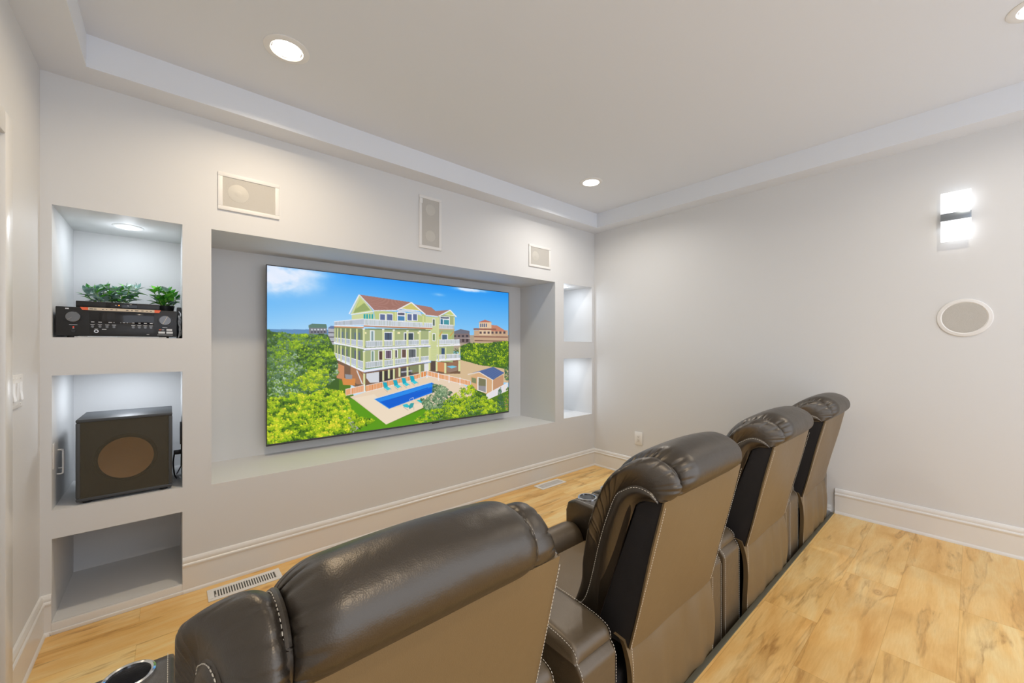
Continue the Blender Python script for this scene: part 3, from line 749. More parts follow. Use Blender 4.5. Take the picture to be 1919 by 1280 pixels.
    dabs([(60, 900), (200, 850), (330, 870), (430, 830), (560, 850), (600, 960), (650, 1010), (760, 1030), (650, 1090), (560, 1120), (60, 1190)], 9500, [Y4, Y3, Y2, Y1, Y1, (236, 226, 60), Y2, Y3, Y5], 6.5)
    dabs([(575, 1000), (650, 1090), (640, 1110), (590, 1110)], 160, [(190, 186, 196), (160, 160, 168), Y3], 4)
    dabs([(1110, 805), (1180, 815), (1230, 850), (1260, 900), (1250, 975), (1160, 990), (1060, 965), (1030, 890), (1110, 870)], 2300, [G3, G2, G1, (60, 104, 60), G2, (168, 190, 150)], 6)
    dabs([(990, 1040), (1080, 970), (1170, 960), (1180, 920), (1240, 880), (1290, 830), (1360, 810), (1400, 860), (1540, 930), (1555, 985), (1330, 1010), (1040, 1050)], 5200, [Y4, Y3, Y2, Y1, Y1, Y2, G2, Y5], 6)
    dabs([(1530, 850), (1545, 820), (1560, 900), (1570, 960), (1520, 960)], 420, [G3, G2, (50, 100, 60)], 5)
    dabs([(1560, 880), (1600, 800), (1600, 990), (1575, 985)], 400, [Y3, Y4, G2, (200, 140, 90)], 5)
    dabs([(1565, 700), (1600, 690), (1600, 800), (1570, 780)], 260, [G3, G2, Y3], 5)
    img2 = np.clip(img, 0, 1).reshape(Hp, S, Wp, S, 3).mean((1, 3))
    return img2

TX0, TX1, TZ0, TZ1, TY = 0.937, 3.111, 0.615, 1.861, 0.43
t = empty('television', ((TX0+TX1)/2, TY+.04, TZ0)); tag(t, 'large wall-mounted flat television showing a seaside house with a pool', 'television')
w2 = (TX1-TX0)/2; hh = TZ1-TZ0; oy = -.04
bm = bmesh.new()
bz, bb_ = .006, .013
for q in ((-w2, w2, 0, bb_), (-w2, w2, hh-bz, hh), (-w2, -w2+bz, bb_, hh-bz), (w2-bz, w2, bb_, hh-bz)): box(bm, q[0], q[1], oy-.002, oy+.012, q[2], q[3], .0012)
link('bezel', bm, M['bezel'], t)
bm = bmesh.new(); box(bm, -w2+.002, w2-.002, oy+.004, oy+.012, .002, hh-.002); box(bm, -w2*.7, w2*.7, oy+.012, oy+.052, .08, hh*.75, .01)
link('back_shell', bm, M['black'], t)
bm = bmesh.new(); box(bm, -.2, .2, oy+.05, .0895, .35, .85); link('wall_bracket', bm, M['black'], t, smooth=False)
bm = bmesh.new(); box(bm, .19, .26, oy-.004, oy+.008, -.006, .004, .002); link('sensor_bar', bm, M['black'], t)
Wp, Hp = 640, 360
pic = tv_picture(Wp, Hp)
me = bpy.data.meshes.new('screen')
xs = np.linspace(-w2+bz, w2-bz, Wp); zs = np.linspace(hh-bz, bb_, Hp)
co = np.zeros((Hp, Wp, 3), np.float32); co[..., 0] = xs[None]; co[..., 1] = oy-.0005; co[..., 2] = zs[:, None]
idx = np.arange(Hp*Wp).reshape(Hp, Wp)
q = np.stack([idx[:-1, :-1], idx[1:, :-1], idx[1:, 1:], idx[:-1, 1:]], -1).reshape(-1, 4)
me.vertices.add(Hp*Wp); me.vertices.foreach_set('co', co.ravel())
me.loops.add(q.size); me.loops.foreach_set('vertex_index', q.ravel().astype(np.int32))
me.polygons.add(len(q)); me.polygons.foreach_set('loop_start', np.arange(0, q.size, 4, dtype=np.int32))
me.update(calc_edges=True)
ca = me.color_attributes.new('picture', 'FLOAT_COLOR', 'POINT')
lin = np.where(pic <= .04045, pic/12.92, ((pic+.055)/1.055)**2.4)
ca.data.foreach_set('color', np.concatenate([lin, np.ones((Hp, Wp, 1))], -1).astype(np.float32).ravel())
ms = bpy.data.materials.new('lit_screen'); ms.use_nodes = True; nt = ms.node_tree; b = nt.nodes['Principled BSDF']
b.inputs['Base Color'].default_value = (.01, .01, .01, 1); b.inputs['Roughness'].default_value = .3; b.inputs['Specular IOR Level'].default_value = .2
at_ = nt.nodes.new('ShaderNodeAttribute'); at_.attribute_name = 'picture'
nt.links.new(at_.outputs['Color'], b.inputs['Emission Color']); b.inputs['Emission Strength'].default_value = 0.97*2**(-EXPO)
me.materials.append(ms)
so = bpy.data.objects.new('screen', me); col.objects.link(so); so.parent = t

# ================================================================== AV RECEIVER, BOX, ROUTER, CABLES, PLANTS
Z0 = NICHES[0][2]
RX0, RX1 = .044, .466; RW = RX1-RX0; RZ = 1.3500; RH = .135
t = empty('av_receiver', (RX0, .012, RZ)); tag(t, 'black home theatre receiver with two round dials on the upper left shelf', 'receiver')
bm = bmesh.new(); box(bm, 0, RW, 0, .012, 0, RH, .0025); link('front_panel', bm, M['black'], t)
bm = bmesh.new(); box(bm, .004, RW-.004, .0125, .34, .006, RH-.004, .003)
for k in range(14): box(bm, .05, RW-.05, .05+k*.018, .056+k*.018, RH-.0045, RH-.003)
link('housing', bm, M['black'], t)
def fx(s): return s*RW
def fz(tt): return RH*(1-tt)
bm = bmesh.new(); box(bm, fx(.254), fx(.793), -.002, .002, fz(.54), fz(.14), .001); dsp = link('display', bm, M['blackgloss'], t)
for s, wd in ((.28, .026), (.338, .028), (.42, .03), (.45, .008), (.505, .004), (.532, .016), (.56, .008), (.612, .02), (.664, .02), (.716, .026), (.768, .026)):
    bm = bmesh.new(); box(bm, fx(s)-RW*wd/2, fx(s)+RW*wd/2, -.0026, -.0018, fz(.515), fz(.495)); link('display_mark', bm, M['cable'], dsp, smooth=False)
bm = bmesh.new(); box(bm, fx(.254), fx(.793), -.0015, .002, fz(.97), fz(.565), .001); lp = link('lower_panel', bm, M['black'], t)
for s in (.279, .337, .394, .450, .611, .663, .715, .766):
    bm = bmesh.new(); lathe(bm, [(0, -.004), (.0052, -.004), (.0058, -.0032), (.0058, 0)], (fx(s), 0, fz(.665)), 'Y', 18)
    bt = link('button', bm, M['brushed'], t)
    bm = bmesh.new(); box(bm, fx(s)-.007, fx(s)+.007, -.0022, -.0012, fz(.605), fz(.590)); link('button_mark', bm, M['cable'], bt, smooth=False)
for s, tt, ang in ((.132, .347, 2.3), (.894, .377, 1.15)):
    bm = bmesh.new(); lathe(bm, [(.0275, 0), (.0275, -.003), (.0255, -.003), (.0255, 0)], (fx(s), 0, fz(tt)), 'Y', 48)
    dial = link('dial', bm, M['blackgloss'], t)
    bm = bmesh.new(); lathe(bm, [(0, -.0165), (.0225, -.0165), (.0240, -.0150), (.0245, 0)], (fx(s), 0, fz(tt)), 'Y', 48); link('dial_face', bm, M['brushed'], dial)
    bm = bmesh.new()
    if s < .5: box(bm, -.0008, .0008, -.0002, 0, .004, .0225)
    else: box(bm, -.0008, .0008, -.0002, 0, -.0225, .0225)
    ca_, sa = math.cos(ang-PI/2), math.sin(ang-PI/2)
    if s < .5: ca_, sa = -math.cos(.9), -math.sin(.9); 
    for v in bm.verts:
        x, z = v.co.x, v.co.z; v.co = Vector((fx(s)+x*ca_+(-z*sa if s > .5 else z*sa), v.co.y-.0166, fz(tt)+z*ca_+(x*sa)))
    link('dial_marker', bm, M['cream'], dial, smooth=False)
bm = bmesh.new(); lathe(bm, [(.0045, -.003), (.0078, -.003), (.0084, 0)], (fx(.308), 0, fz(.83)), 'Y', 24); link('headphone_jack', bm, M['chrome'], t)
bm = bmesh.new(); lathe(bm, [(0, -.003), (.0075, -.003), (.008, 0)], (fx(.132), 0, fz(.83)), 'Y', 24); link('power_button', bm, M['blackgloss'], t)
bm = bmesh.new(); box(bm, fx(.132)-.0022, fx(.132)+.0022, -.0012, .001, fz(.71), fz(.68)); link('power_light', bm, M['redled'], t, smooth=False)
for a, b_, y, c, d in ((.072, .083, .0008, .085, .045), (.085, .098, .0008, .085, .045), (.100, .162, .0006, .625, .610), (.125, .138, .0006, .75, .735), (.868, .915, .0006, .648, .636),
                       (.352, .388, .0022, .765, .750), (.293, .322, .0022, .762, .748), (.727, .75, .0022, .93, .918), (.862, .886, .0006, .745, .722),
                       (.906, .96, .0007, .77, .70), (.832, .893, .0007, .875, .80), (.905, .965, .0007, .875, .80), (.822, .965, .0006, .935, .925)):
    bm = bmesh.new(); box(bm, fx(a), fx(b_), -y, .001, fz(c), fz(d)); link('printed_mark', bm, M['cable'], t, smooth=False)
bm = bmesh.new(); box(bm, fx(.838), fx(.858), -.0008, .001, fz(.75), fz(.715)); link('orange_mark', bm, M['orange'], t, smooth=False)
bm = bmesh.new(); loft(bm, [[(fx(.182), y, fz(-.005)), (fx(.855), y, fz(-.005)), (fx(.84), y, fz(.095)), (fx(.20), y, fz(.095))] for y in (-.0034, -.0024)])
stk = link('promo_sticker', bm, M['cream'], t, smooth=False)
for pts in ([(.182, -.005), (.245, -.005), (.245, .095), (.20, .095)], [(.797, -.005), (.855, -.005), (.84, .095), (.797, .095)]):
    bm = bmesh.new(); loft(bm, [[(fx(a), y, fz(b_)) for a, b_ in pts] for y in (-.0044, -.0030)]); link('sticker_end', bm, M['orange'], stk, smooth=False)
for s, wd in ((.27, .03), (.30, .02), (.36, .015), (.39, .01), (.43, .02), (.47, .012), (.56, .02), (.6, .012), (.64, .03), (.69, .02), (.73, .02), (.765, .02)):
    bm = bmesh.new(); box(bm, fx(s)-RW*wd/2, fx(s)+RW*wd/2, -.0040, -.0030, fz(.06), fz(.035)); link('sticker_print', bm, M['slotgray'], stk, smooth=False)
for x in (.05, RW-.05):
    for y in (.03, .29):
        bm = bmesh.new(); lathe(bm, [(0, -(RZ-Z0)), (.018, -(RZ-Z0)), (.02, 0.004), (0, .004)], (x, y, 0), 'Z', 20); link('foot', bm, M['black'], t)
# slim player on top
t = empty('media_player', (.102, .05, RZ+RH)); tag(t, 'slim black media box resting on top of the receiver', 'media box')
bm = bmesh.new(); box(bm, 0, .296, 0, .17, .001, .033, .003); link('case', bm, M['black'], t)
bm = bmesh.new(); box(bm, .100, .212, -.0015, .004, .003, .031, .001); link('front_window', bm, M['blackgloss'], t)
bm = bmesh.new(); box(bm, .144, .149, -.002, .002, .016, .021); link('indicator_light', bm, M['led'], t, smooth=False)
for x in (.133, .176):
    bm = bmesh.new(); box(bm, x, x+.005, -.002, .002, .017, .020); link('printed_mark', bm, M['cable'], t, smooth=False)
# upright dark box on the right and cables
bm = bmesh.new(); box(bm, .469, .4885, .16, .32, Z0+.0005, Z0+.175, .004)
tag(link('network_router', bm, M['subbox']), 'upright dark grey box wedged at the right end of the receiver shelf', 'router')
bm = bmesh.new()
tube(bm, sampl([(.474, .05, Z0+.004), (.482, .045, Z0+.06), (.475, .06, Z0+.12), (.484, .08, Z0+.10), (.478, .05, Z0+.05), (.484, .06, Z0+.02), (.474, .10, Z0+.004)], 50), .0022, 8)
tube(bm, sampl([(.472, .07, Z0+.004), (.486, .06, Z0+.035), (.474, .05, Z0+.085), (.484, .1, Z0+.13), (.478, .15, Z0+.15)], 40), .0022, 8)
tag(link('cable_bundle', bm, M['cable']), 'white cables looping at the right end of the receiver', 'cable', 'white cables on the receiver shelf')
bm = bmesh.new()
for k in range(5):
    y = .005+k*.012; pts = [(.12+random.uniform(-.02, .02)+i*.03, y+random.uniform(-.004, .012), Z0+.0026+random.uniform(0, .0006)) for i in range(11)]
    tube(bm, sampl(pts, 60), .0022, 6)
tag(link('cable_bundle', bm, M['cable']), 'white cables lying under the front of the receiver', 'cable', 'white cables on the receiver shelf')

def leaf(bm, p, d, up, L_, wd, mi):
    d = Vector(d).normalized(); up = Vector(up); s = d.cross(up).normalized(); n = s.cross(d)
    rows = []
    K = 6
    for i in range(K+1):
        t_ = i/K; wv = wd*math.sin(PI*min(1, .08+t_*.92)**.8)*(1 if i < K else 0.05)
        c = Vector(p)+d*L_*t_ + n*(-.22*L_*t_*t_)
        rows.append([bm.verts.new(c-s*wv+n*wv*.35), bm.verts.new(c), bm.verts.new(c+s*wv+n*wv*.35)])
    for a, b_ in zip(rows, rows[1:]):
        for k in range(2): bm.faces.new((a[k], a[k+1], b_[k+1], b_[k])).material_index = mi
def plant(name, x0, x1, y, zb, zt, seed, label, greyf):
    rnd = random.Random(seed); cx = (x0+x1)/2
    t = empty(name, (cx, y, zb)); tag(t, label, 'artificial plant', 'artificial greenery behind the receiver')
    bm = bmesh.new(); lathe(bm, [(0, 0), (.034, 0), (.042, .045), (.038, .045), (.034, .038), (0, .038)], (0, 0, 0), 'Z', 24); link('pot', bm, M['black'], t)
    bs = bmesh.new(); bl = bmesh.new()
    NS = int((x1-x0)/.0125)
    for k in range(NS):
        px_ = (x0-cx)+(x1-x0)*(k+rnd.uniform(.2, .8))/NS; py_ = rnd.uniform(-.05, .05); hgt = (zt-zb)*rnd.uniform(.55, .90)
        pts = sampl([(px_*.15, 0, .035), (px_*.75, py_*.5, hgt*.5), (px_, py_, hgt*.9)], 12)
        tube(bs, pts, .0018, 6)
        for i, p in enumerate(pts[4:]):
            for q in range(1):
                a = rnd.uniform(0, 2*PI); el = rnd.uniform(.0, .9)
                leaf(bl, p, (math.cos(a)*math.cos(el), math.sin(a)*math.cos(el)*.6, math.sin(el)), (0, 0, 1), rnd.uniform(.042, .064), rnd.uniform(.0105, .0155), 0 if rnd.random() > greyf else 1)
        for q in range(3):
            a = rnd.uniform(0, 2*PI)
            leaf(bl, pts[-1], (math.cos(a)*.7, math.sin(a)*.4, .7), (math.sin(a), math.cos(a), .1), rnd.uniform(.03, .045), .009, 0 if rnd.random() > greyf else 1)
    lim = [(.0375-cx, .486-cx), (.03-y+.03, .52-y)]
    for B_ in (bs, bl):
        for v in B_.verts: v.co.x = min(max(v.co.x, lim[0][0]), lim[0][1])
    link('stems', bs, M['stem'], t); link('leaves', bl, [M['leafgreen'], M['leafgrey']], t)
zr = RZ+RH+.0005
plant('artificial_plant', .105, .306, .285, zr, zr+.165, 3, 'artificial plant with dusty green leaves behind the slim media box', .62)
plant('artificial_plant', .368, .470, .285, zr, zr+.160, 11, 'artificial plant with bright green leaves at the right end of the receiver', .2)

# ================================================================== SUBWOOFER
Z1 = NICHES[1][2]
t = empty('subwoofer', (.105, .022, Z1)); tag(t, 'large charcoal subwoofer box with a copper cone behind cloth in the middle left niche', 'subwoofer')
SW, SH_, SD, F = .345, .388, .30, .012
bm = bmesh.new(); box(bm, .001, SW-.001, .014, SD, F, F+SH_, .004); link('cabinet', bm, M['subbox'], t)
bm = bmesh.new()
a_ = .016
for q in ((0, SW, F, F+a_), (0, SW, F+SH_-a_, F+SH_), (0, a_, F+a_, F+SH_-a_), (SW-a_, SW, F+a_, F+SH_-a_)): box(bm, q[0], q[1], -.004, .014, q[2], q[3], .005)
link('grille_frame', bm, M['subbox'], t)
bm = bmesh.new(); box(bm, a_-.002, SW-a_+.002, -.002, -.0005, F+a_-.002, F+SH_-a_+.002); gr = link('cloth_grille', bm, M['subgrille'], t, smooth=False)
bm = bmesh.new(); lathe(bm, [(.116, .0139), (.112, .003), (.106, .0025), (.1005, .0032), (.099, .0136), (.0, .0138)], (SW*.50, 0, F+SH_*.47), 'Y', 64)
link('driver_surround', bm, M['black'], t)
bm = bmesh.new(); lathe(bm, [(.100, .0030), (.060, .0100), (.034, .0128), (.020, .0128), (.0, .0120)], (SW*.50, 0, F+SH_*.47), 'Y', 64)
link('driver_cone', bm, M['copper'], t)
for x in (.035, SW-.035):
    for y in (.03, SD-.03):
        bm = bmesh.new(); lathe(bm, [(0, 0), (.016, 0), (.018, F+.002), (0, F+.002)], (x, y, 0), 'Z', 20); link('foot', bm, M['black'], t)
# white bracket handle on the left reveal
bm = bmesh.new()
tube(bm, sampl([(.036, .095, .70), (.052, .095, .70), (.056, .095, .71), (.056, .095, .80), (.052, .115, .808), (.036, .118, .808)], 24), .0035, 8)
tube(bm, sampl([(.036, .13, .72), (.05, .13, .72), (.053, .13, .73), (.053, .13, .795), (.048, .118, .805)], 20), .003, 8)
tag(link('cable_clip', bm, M['white']), 'white looped wire clip on the left side of the subwoofer niche', 'clip')
bm = bmesh.new(); box(bm, .0352, .0385, .012, .045, .74, .855, .001)
tag(link('wall_plate', bm, M['whiteframe']), 'narrow pale wall plate at the left front edge of the subwoofer niche', 'wall plate')
ox, oy_, oz = .489-.105, .12-.022, .72-Z1
bm = bmesh.new(); tube(bm, sampl([(ox-.03, oy_+.01, oz), (ox-.035, oy_+.03, oz-.06), (ox-.03, oy_+.05, oz-.13), (ox-.02, oy_+.07, oz-.158)], 24), .0035, 8); cd = link('power_cord', bm, M['black'], t)
bm = bmesh.new(); box(bm, ox-.034, ox-.001, oy_, oy_+.022, oz-.011, oz+.011, .003); link('plug', bm, M['black'], cd)
bm = bmesh.new(); box(bm, .4805, .4895, .05, .075, Z1+.22, Z1+.34, .003); tube(bm, [(.487, .0625, Z1+.22), (.486, .07, Z1+.1), (.47, .30, Z1+.0045)], .003, 8)
tag(link('antenna', bm, M['black']), 'small black upright bar at the right edge of the subwoofer niche', 'antenna')

# ================================================================== RECLINERS
# local frame: x 0..0.885 across, y = 0 at the rear of the arms (+ towards the screen), z up from the lower floor
def yz(p): return Vector((0, p[0], p[1]))
REAR_B, REAR_T = (-.004, .40), (-.116, .866)
CORE = [(.188, .456), (.150, .500), (.085, .700), (.030, .850), (.000, .884), (-.040, .903), (-.082, .892), (-.104, .868)]
WING = [(.215, .440), (.190, .520), (.172, .600), (.125, .712), (.095, .800), (.062, .878), (.028, .930), (-.030, .972), (-.078, .980), (-.122, .956), (-.146, .925), (-.148, .900), (-.118, .867)]
WING_R = [(.215, .440), (.190, .520), (.172, .600), (.125, .712), (.095, .800), (.062, .878), (.028, .930), (-.030, .968), (-.072, .970), (-.106, .948), (-.126, .918), (-.130, .895), (-.117, .867)]
HEAD = [(.223, .440), (.225, .560), (.180, .690), (.142, .790), (.112, .868), (.068, .932), (.000, .982), (-.068, 1.008), (-.126, .996), (-.160, .963), (-.161, .915), (-.118, .867)]
BX0, BX1 = .205, .757
HX0, HX1 = .264, .672
def prof(P, n): return even(sampl([yz(p) for p in P], 120), n)
NP = 201
cor, win, wir, hea = prof(CORE, NP), prof(WING, NP), prof(WING_R, NP), prof(HEAD, NP)
# match wing/headrest profiles by the same parameter
def creases(seed, n, lo=.38, hi=.97):
    r = random.Random(seed)
    return [(lo+(hi-lo)*(k+r.uniform(.15, .85))/n, r.uniform(.0030, .0075), r.uniform(.35, 1.0)) for k in range(n)]
def section(x, outer, k, wr=0.0, cre=()):
    pts = []
    for i in range(NP):
        c, o = cor[i], outer[i]
        p = c.lerp(o, k)
        n = (o-c); ln = max(n.length, 1e-6); n = n/ln
        if wr and cre:
            t_ = i/(NP-1); d = 0
            for tc, wd, am in cre:
                q = (t_-tc)/wd
                if abs(q) < 3: d += am*math.exp(-q*q)
            p = p - n*wr*min(d, 1.2)
        pts.append(Vector((x, p.y, p.z)))
    return pts
def puffy(bm, x0, x1, outer, steps, wrl, wrr, kl, kr, rl, rr, dl, dr, cre, pw=.5):
    """a stuffed roll between x0 and x1; each end is drawn in towards the seam over its own radius, with gathers"""
    rings = []
    for i in range(steps+1):
        u = i/steps; u = u-.12*math.sin(2*PI*u)/ (2*PI)*2; x = x0+(x1-x0)*u
        el, er = x-x0, x1-x; k = 1.0
        if el < rl: k = min(k, kl+(1-kl)*(1-(1-el/rl)**2.2)**pw)
        if er < rr: k = min(k, kr+(1-kr)*(1-(1-max(er, 0)/rr)**2.2)**pw)
        wr = wrl*math.exp(-((el-.006)/dl)**2)+wrr*math.exp(-((er-.006)/dr)**2)
        rings.append(section(x, outer, k, wr, cre))
    full = [r+[Vector((r[0].x, -.090, .864)), Vector((r[0].x, -.060, .860)), Vector((r[0].x, -.026, .842)), Vector((r[0].x, .036, .640)), Vector((r[0].x, .100, .444))] for r in rings]
    loft(bm, full)
BU = .052
def sst(a, b, v): v = min(1, max(0, (v-a)/(b-a))); return v*v*(3-2*v)
def bulge(y, z): return BU*sst(.50, .78, z)*sst(-.13, .035, y)
def crown(bm, x0, x1, amp):
    for v in bm.verts:
        u = (v.co.x-x0)/(x1-x0); v.co.z += amp*(4*u*(1-u)-1)*max(0, (v.co.z-.86)/.14)
def xs_dense(steps): return steps
def line_yz(a, b, t_): return (a[0]+(b[0]-a[0])*t_, a[1]+(b[1]-a[1])*t_)
def rounded_prism(bm, x0, x1, pts, bev, seg=3):
    """extrude a y-z outline along x and round its edges"""
    r = [[bm.verts.new((x, p[0], p[1])) for p in pts] for x in (x0, x1)]
    n = len(pts); fs = []
    for k in range(n): fs.append(bm.faces.new((r[0][k], r[0][(k+1) % n], r[1][(k+1) % n], r[1][k])))
    fs += [bm.faces.new(r[0]), bm.faces.new(r[1][::-1])]
    es = list(set(e for f in fs for e in f.edges))
    bmesh.ops.bevel(bm, geom=es, offset=bev, segments=seg, affect='EDGES', profile=.6, clamp_overlap=True)
def make_recliner():
    R_ = empty('recliner')
    # ---- base frame
    bm = bmesh.new(); box(bm, .150, .735, .03, .60, .03, .30, .01); base = link('base', bm, M['fabric'], R_)
    # ---- seat cushion and front bolster
    bm = bmesh.new()
    rings = []
    for i in range(25):
        u = i/24; x = .165+(.720-.165)*u
        e = min(u, 1-u)*2; k = min(1, e/.14)**.5 if e < .14 else 1
        top = [(.12, .350), (.22, .366), (.36, .372), (.47, .368), (.535, .364)]
        ring = [Vector((x, y, .30+(z-.30)*(.82+.18*k)+.012*k)) for y, z in top]
        ring += [Vector((x, .56, .30)), Vector((x, .12, .30))]
        rings.append(ring)
    loft(bm, rings); link('seat_cushion', bm, M['vinyl'], R_, angle=60)
    bm = bmesh.new(); rings = []
    for i in range(33):
        u = i/32; x = .160+(.725-.160)*u
        e = min(u, 1-u)*(.565); k = (1-(1-min(1, e/.05))**2)**.5 if e < .05 else 1
        k = .72+.28*k; ring = []
        for j in range(28):
            a = 2*PI*j/28
            ring.append(Vector((x, .640+.082*k*math.cos(a)*(1+.003*math.sin(u*60)), .318+.110*k*math.sin(a))))
        rings.append(ring)
    loft(bm, rings); link('front_bolster', bm, M['vinyldark'], R_, angle=60)
    bm = bmesh.new(); box(bm, .17, .715, .60, .70, .04, .27, .02); link('footrest', bm, M['leather'], R_)
    # ---- backrest
    bm = bmesh.new()
    rounded_prism(bm, BX0+.006, BX1-.006, [REAR_B, (-.060, .633), REAR_T, (-.075, .872), (-.030, .842), (.035, .640), (.098, .452), (.11, .40)], .006)
    back = link('backrest', bm, M['fabric'], R_)
    # rear panel, slightly crowned
    bm = bmesh.new(); NX, NZ = 28, 24
    outer = []; 
    V = []
    for j in range(NZ+1):
        t_ = j/NZ; y, z = line_yz((-.011, .405), (-.119, .872), t_); row = []
        for i in range(NX+1):
            u = i/NX; x = BX0+(BX1-BX0)*u
            b_ = .010*(1-(2*u-1)**6)*(.35+.65*math.sin(PI*min(1, t_*1.0)))+.0015*math.sin(u*9+t_*7)
            zz = z + (.010*(4*u*(1-u)) if t_ > .9 else 0)*(t_-.9)/.1
            row.append(bm.verts.new((x, y-b_*.97, zz-b_*.24)))
        V.append(row)
    for j in range(NZ):
        for i in range(NX): bm.faces.new((V[j][i], V[j][i+1], V[j+1][i+1], V[j+1][i]))
    # thickness: fold forward
    for row, s in ((([V[j][0] for j in range(NZ+1)]), 1), (([V[j][NX] for j in range(NZ+1)]), -1)):
        n2 = [bm.verts.new(v.co+Vector((s*.003, .006, .002))) for v in row]
        for a, b_, c, d in zip(row, row[1:], n2[1:], n2): bm.faces.new((a, b_, c, d))
    top2 = [bm.verts.new(v.co+Vector((0, .03, .0))) for v in V[NZ]]
    for i in range(NX): bm.faces.new((V[NZ][i], V[NZ][i+1], top2[i+1], top2[i]))
    rp = link('rear_panel', bm, M['vinyl'], back, angle=50)
    bs = bmesh.new()
    bs.free()
    for x, s in ((BX0, -1), (BX1, 1)):
        bs = bmesh.new(); stitches(bs, [Vector((x-s*.0035, y-.0035, z)) for y, z in [line_yz((-.010, .41), (-.119, .862), k/20) for k in range(21)]])
        link('stitching', bs, M['stitch'], rp)
    # wings
    for nm, x0, x1, s in (('side_bolster', BX0, HX0+.004, 1), ('side_bolster', HX1-.004, BX1, -1)):
        bm = bmesh.new(); steps = 30
        if s > 0: puffy(bm, x0, x1, win, steps, .010, .006, .04, .40, .042, .026, .030, .014, creases(5, 13))
        else: puffy(bm, x0, x1, wir, steps, .006, .010, .40, .04, .026, .060, .014, .030, creases(9, 13))
        xo_, xi_ = (x0, x1) if s > 0 else (x1, x0)
        for v in bm.verts:
            u = abs(v.co.x-xi_)/(x1-x0); inb = 1 if v.co.y > line_yz((.10, .45), (-.03, .842), min(1, max(0, (v.co.z-.45)/.392)))[0]+.012 or v.co.z > .868 else 0
            v.co.x -= s*bulge(v.co.y, v.co.z)*(u/.70 if u < .70 else 1-((u-.70)/.30)**2*.62)*inb*(1.25 if s > 0 else .15)
        w_ = link(nm, bm, M['leather'], back, angle=70)
        # flat side band between stitched seam and side panel
        xo = x0 if s > 0 else x1
        bm = bmesh.new()
        inner = [(.100, .450), (.070, .560), (.035, .655), (-.030, .842), (-.060, .862), (-.085, .868), (-.108, .866)]
        ins = even([yz(p) for p in inner], 40); cs_ = even([yz(p) for p in prof(CORE, 40) for p in [(p.y, p.z)]], 40)
        rows = []
        for j in range(7):
            u = j/6; bul = math.sin(PI*u)*.010
            rows.append([bm.verts.new((xo - s*(bul+.001-.004*(1-u)+bulge(c.y, c.z)*(.42 if s > 0 else .10)*min(1, u*1.8)), a.y+(c.y-a.y)*u, a.z+(c.z-a.z)*u)) for a, c in zip(ins, cs_)])
        for a, b_ in zip(rows, rows[1:]):
            for k in range(39): bm.faces.new((a[k], a[k+1], b_[k+1], b_[k]))
        link('side_band', bm, M['leather'], w_, angle=70)
        bs = bmesh.new(); stitches(bs, [Vector((xo-s*(.0045+(.42 if s > 0 else .10)*bulge(c.y, c.z)), c.y-.003, c.z-.005)) for c in cs_])
        link('stitching', bs, M['stitch'], w_)
    # headrest pillow
    bm = bmesh.new(); puffy(bm, HX0, HX1, hea, 90, .011, .007, .62, .62, .062, .050, .024, .018, creases(21, 15)); crown(bm, HX0, HX1, .012)
    hd = link('headrest', bm, M['leather'], back, angle=70)
    for x, sgn in ((HX0, 1), (HX1, -1)):
        bs = bmesh.new()
        c_ = [p for p in section(x-sgn*.003, hea, .665) if p.z > .80]
        stitches(bs, [p+Vector((-sgn*.0045, 0, .001)) for p in c_], r=.0011)
        link('stitching', bs, M['stitch'], hd)
        bm = bmesh.new()
        c_ = [p for p in section(x-sgn*.003, hea, .655) if p.z > .72]
        tube(bm, c_, .0055, 8)
        link('piping', bm, M['leather'], hd)
    # ---- lower rear skirt, a loose cloth hanging behind the seat
    bm = bmesh.new(); V = []
    for j in range(31):
        t_ = j/30; row = []
        for i in range(49):
            u = i/48; x = BX0-.004+(BX1-BX0+.012)*u
            z = .052+(.424-.052)*t_
            edge = math.exp(-(u/.10)**2); edger = math.exp(-((1-u)/.10)**2)
            y = -.010 - .010*math.sin(PI*t_)**.7 + .012*t_**8 + .0042*math.sin(u*27+2.2*t_+math.sin(t_*3)*1.5)*math.sin(PI*t_)*(.35+u) + .0045*math.sin(u*12+2-3*t_)*(.3+.7*t_)
            x += .012*edge*math.sin(PI*min(1, (1-t_)*1.6))*(1 if t_ > .35 else .6) 
            y += .012*(edge*.8+edger)*(t_**3)
            row.append(bm.verts.new((x, y, z)))
        V.append(row)
    for j in range(30):
        for i in range(48): bm.faces.new((V[j][i], V[j][i+1], V[j+1][i+1], V[j+1][i]))
    for idx_, s in ((0, 1), (48, -1)):
        row = [V[j][idx_] for j in range(31)]; n2 = [bm.verts.new(v.co+Vector((s*.004, .020, 0))) for v in row]
        for a, b_, c, d in zip(row, row[1:], n2[1:], n2): bm.faces.new((a, b_, c, d))
    top2 = [bm.verts.new(v.co+Vector((0, .035, .004))) for v in V[30]]
    for i in range(48): bm.faces.new((V[30][i], V[30][i+1], top2[i+1], top2[i]))
    sk = link('rear_skirt', bm, M['vinyl'], R_, angle=60)
    pl = [Vector((BX0+.002+.012*math.sin(PI*min(1, (1-k/20)*1.6))*(1 if k/20 > .35 else .6), -.0155, .055+.37*k/20)) for k in range(21)]
    for pth in (pl, [Vector((BX1+.004, -.0175, .055+.36*k/20)) for k in range(21)]):
        bs = bmesh.new(); stitches(bs, pth); link('stitching', bs, M['stitch'], sk)
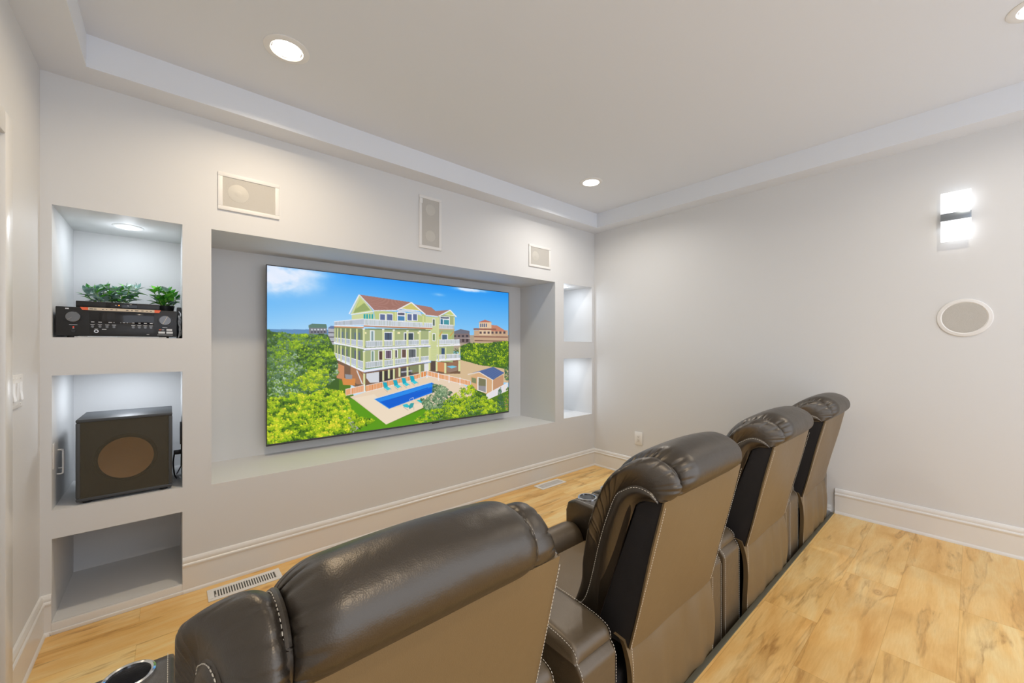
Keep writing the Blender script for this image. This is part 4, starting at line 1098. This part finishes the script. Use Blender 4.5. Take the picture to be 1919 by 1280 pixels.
    # ---- arms
    for side in (0, 1):
        x0, x1 = (0.0, .155) if side == 0 else (.730, .885)
        bm = bmesh.new()
        rounded_prism(bm, x0, x1, [(0.0, .03), (0.0, .425), (.022, .450), (.40, .470), (.66, .470), (.69, .44), (.69, .03)], .010)
        arm = link('armrest', bm, M['vinyldark'], R_, angle=50)
        for x in (x0+.004, x1-.004):
            bs = bmesh.new()
            stitches(bs, [(x, -.0012, .05), (x, -.0012, .40), (x, -.0012, .413), (x, .006, .435), (x, .020, .4515), (x, .05, .4535)])
            link('stitching', bs, M['stitch'], arm)
        # padded top cushion
        bm = bmesh.new(); rings = []
        px0, px1 = x0-.004, x1+.006
        ys = [.018, .022, .030, .045, .08, .15, .24, .34, .42, .46]
        zs_ = [.452, .470, .482, .490, .497, .502, .505, .507, .507, .505]
        for i in range(17):
            u = i/16; x = px0+(px1-px0)*u; e = min(u, 1-u)*(px1-px0); k = (1-(1-min(1, e/.022))**2)**.5
            ring = [Vector((x, y+(1-k)*(.010 if q < 4 else 0), .452+(z-.452)*(.45+.55*k))) for q, (y, z) in enumerate(zip(ys, zs_))]
            ring += [Vector((x, .46, .452)), Vector((x, .020, .448))]
            rings.append(ring)
        loft(bm, rings); pad = link('arm_pad', bm, M['vinyldark'], arm, angle=60)
        for x in (px0+.0065, px1-.0065):
            bs = bmesh.new(); stitches(bs, sampl([(x, .0205, .456), (x, .0215, .466), (x, .030, .4785), (x, .045, .4855), (x, .08, .4930), (x, .15, .4985), (x, .24, .5018), (x, .34, .5040), (x, .45, .5040)], 40))
            link('stitching', bs, M['stitch'], pad)
        # raised front console with cup holder
        bm = bmesh.new(); rounded_prism(bm, x0-.004, x1+.006, [(.455, .40), (.455, .500), (.475, .520), (.640, .522), (.688, .505), (.702, .46), (.702, .38), (.69, .34), (.50, .34)], .014, 4)
        con = link('front_console', bm, M['leather'], arm, angle=60)
        for x in (x0+.010, x1-.008):
            bs = bmesh.new(); stitches(bs, sampl([(x, .47, .5235), (x, .56, .5240), (x, .64, .5240), (x, .676, .514)], 14))
            link('stitching', bs, M['stitch'], con)
        cx = (x0+x1)/2
        bm = bmesh.new(); lathe(bm, [(.040, .519), (.040, .5265), (.044, .5285), (.0485, .5265), (.0495, .520)], (cx, .625, 0), 'Z', 40)
        ring_ = link('cup_ring', bm, M['chrome'], arm)
        bm = bmesh.new(); lathe(bm, [(0, .5235), (.0405, .5235), (.0405, .5262)], (cx, .625, 0), 'Z', 40)
        link('cup_well', bm, M['blackgloss'], arm)
        bm = bmesh.new(); xi = x1+.006 if side == 0 else x0-.004; s = 1 if side == 0 else -1
        lathe(bm, [(.026, 0), (.026, s*.006), (.022, s*.010), (.017, s*.008), (.012, s*.010), (0, s*.011)], (xi-s*.002, .505, .445), 'X', 28)
        link('recline_button', bm, M['black'], arm)
    return R_
def copy_tree(o, parent=None):
    c = o.copy(); col.objects.link(c)
    if parent: c.parent = parent
    for ch in list(o.children): copy_tree(ch, c)
    return c
proto = make_recliner()
rec = [(.290, 'black leather recliner nearest the camera, cut off by the bottom of the photo'),
       (1.262, 'black leather recliner second from the left with chrome cup holder showing'),
       (2.183, 'black leather recliner third from the left, between two others'),
       (3.085, 'black leather recliner farthest away, beside the right wall')]
for i, (x, lb) in enumerate(rec):
    o = proto if i == 0 else copy_tree(proto)
    o.location = (x, -2.05, 0)
    if i == 3: o.scale.x = .975
    tag(o, lb, 'recliner', 'row of theatre recliners')
bpy.context.view_layer.update()
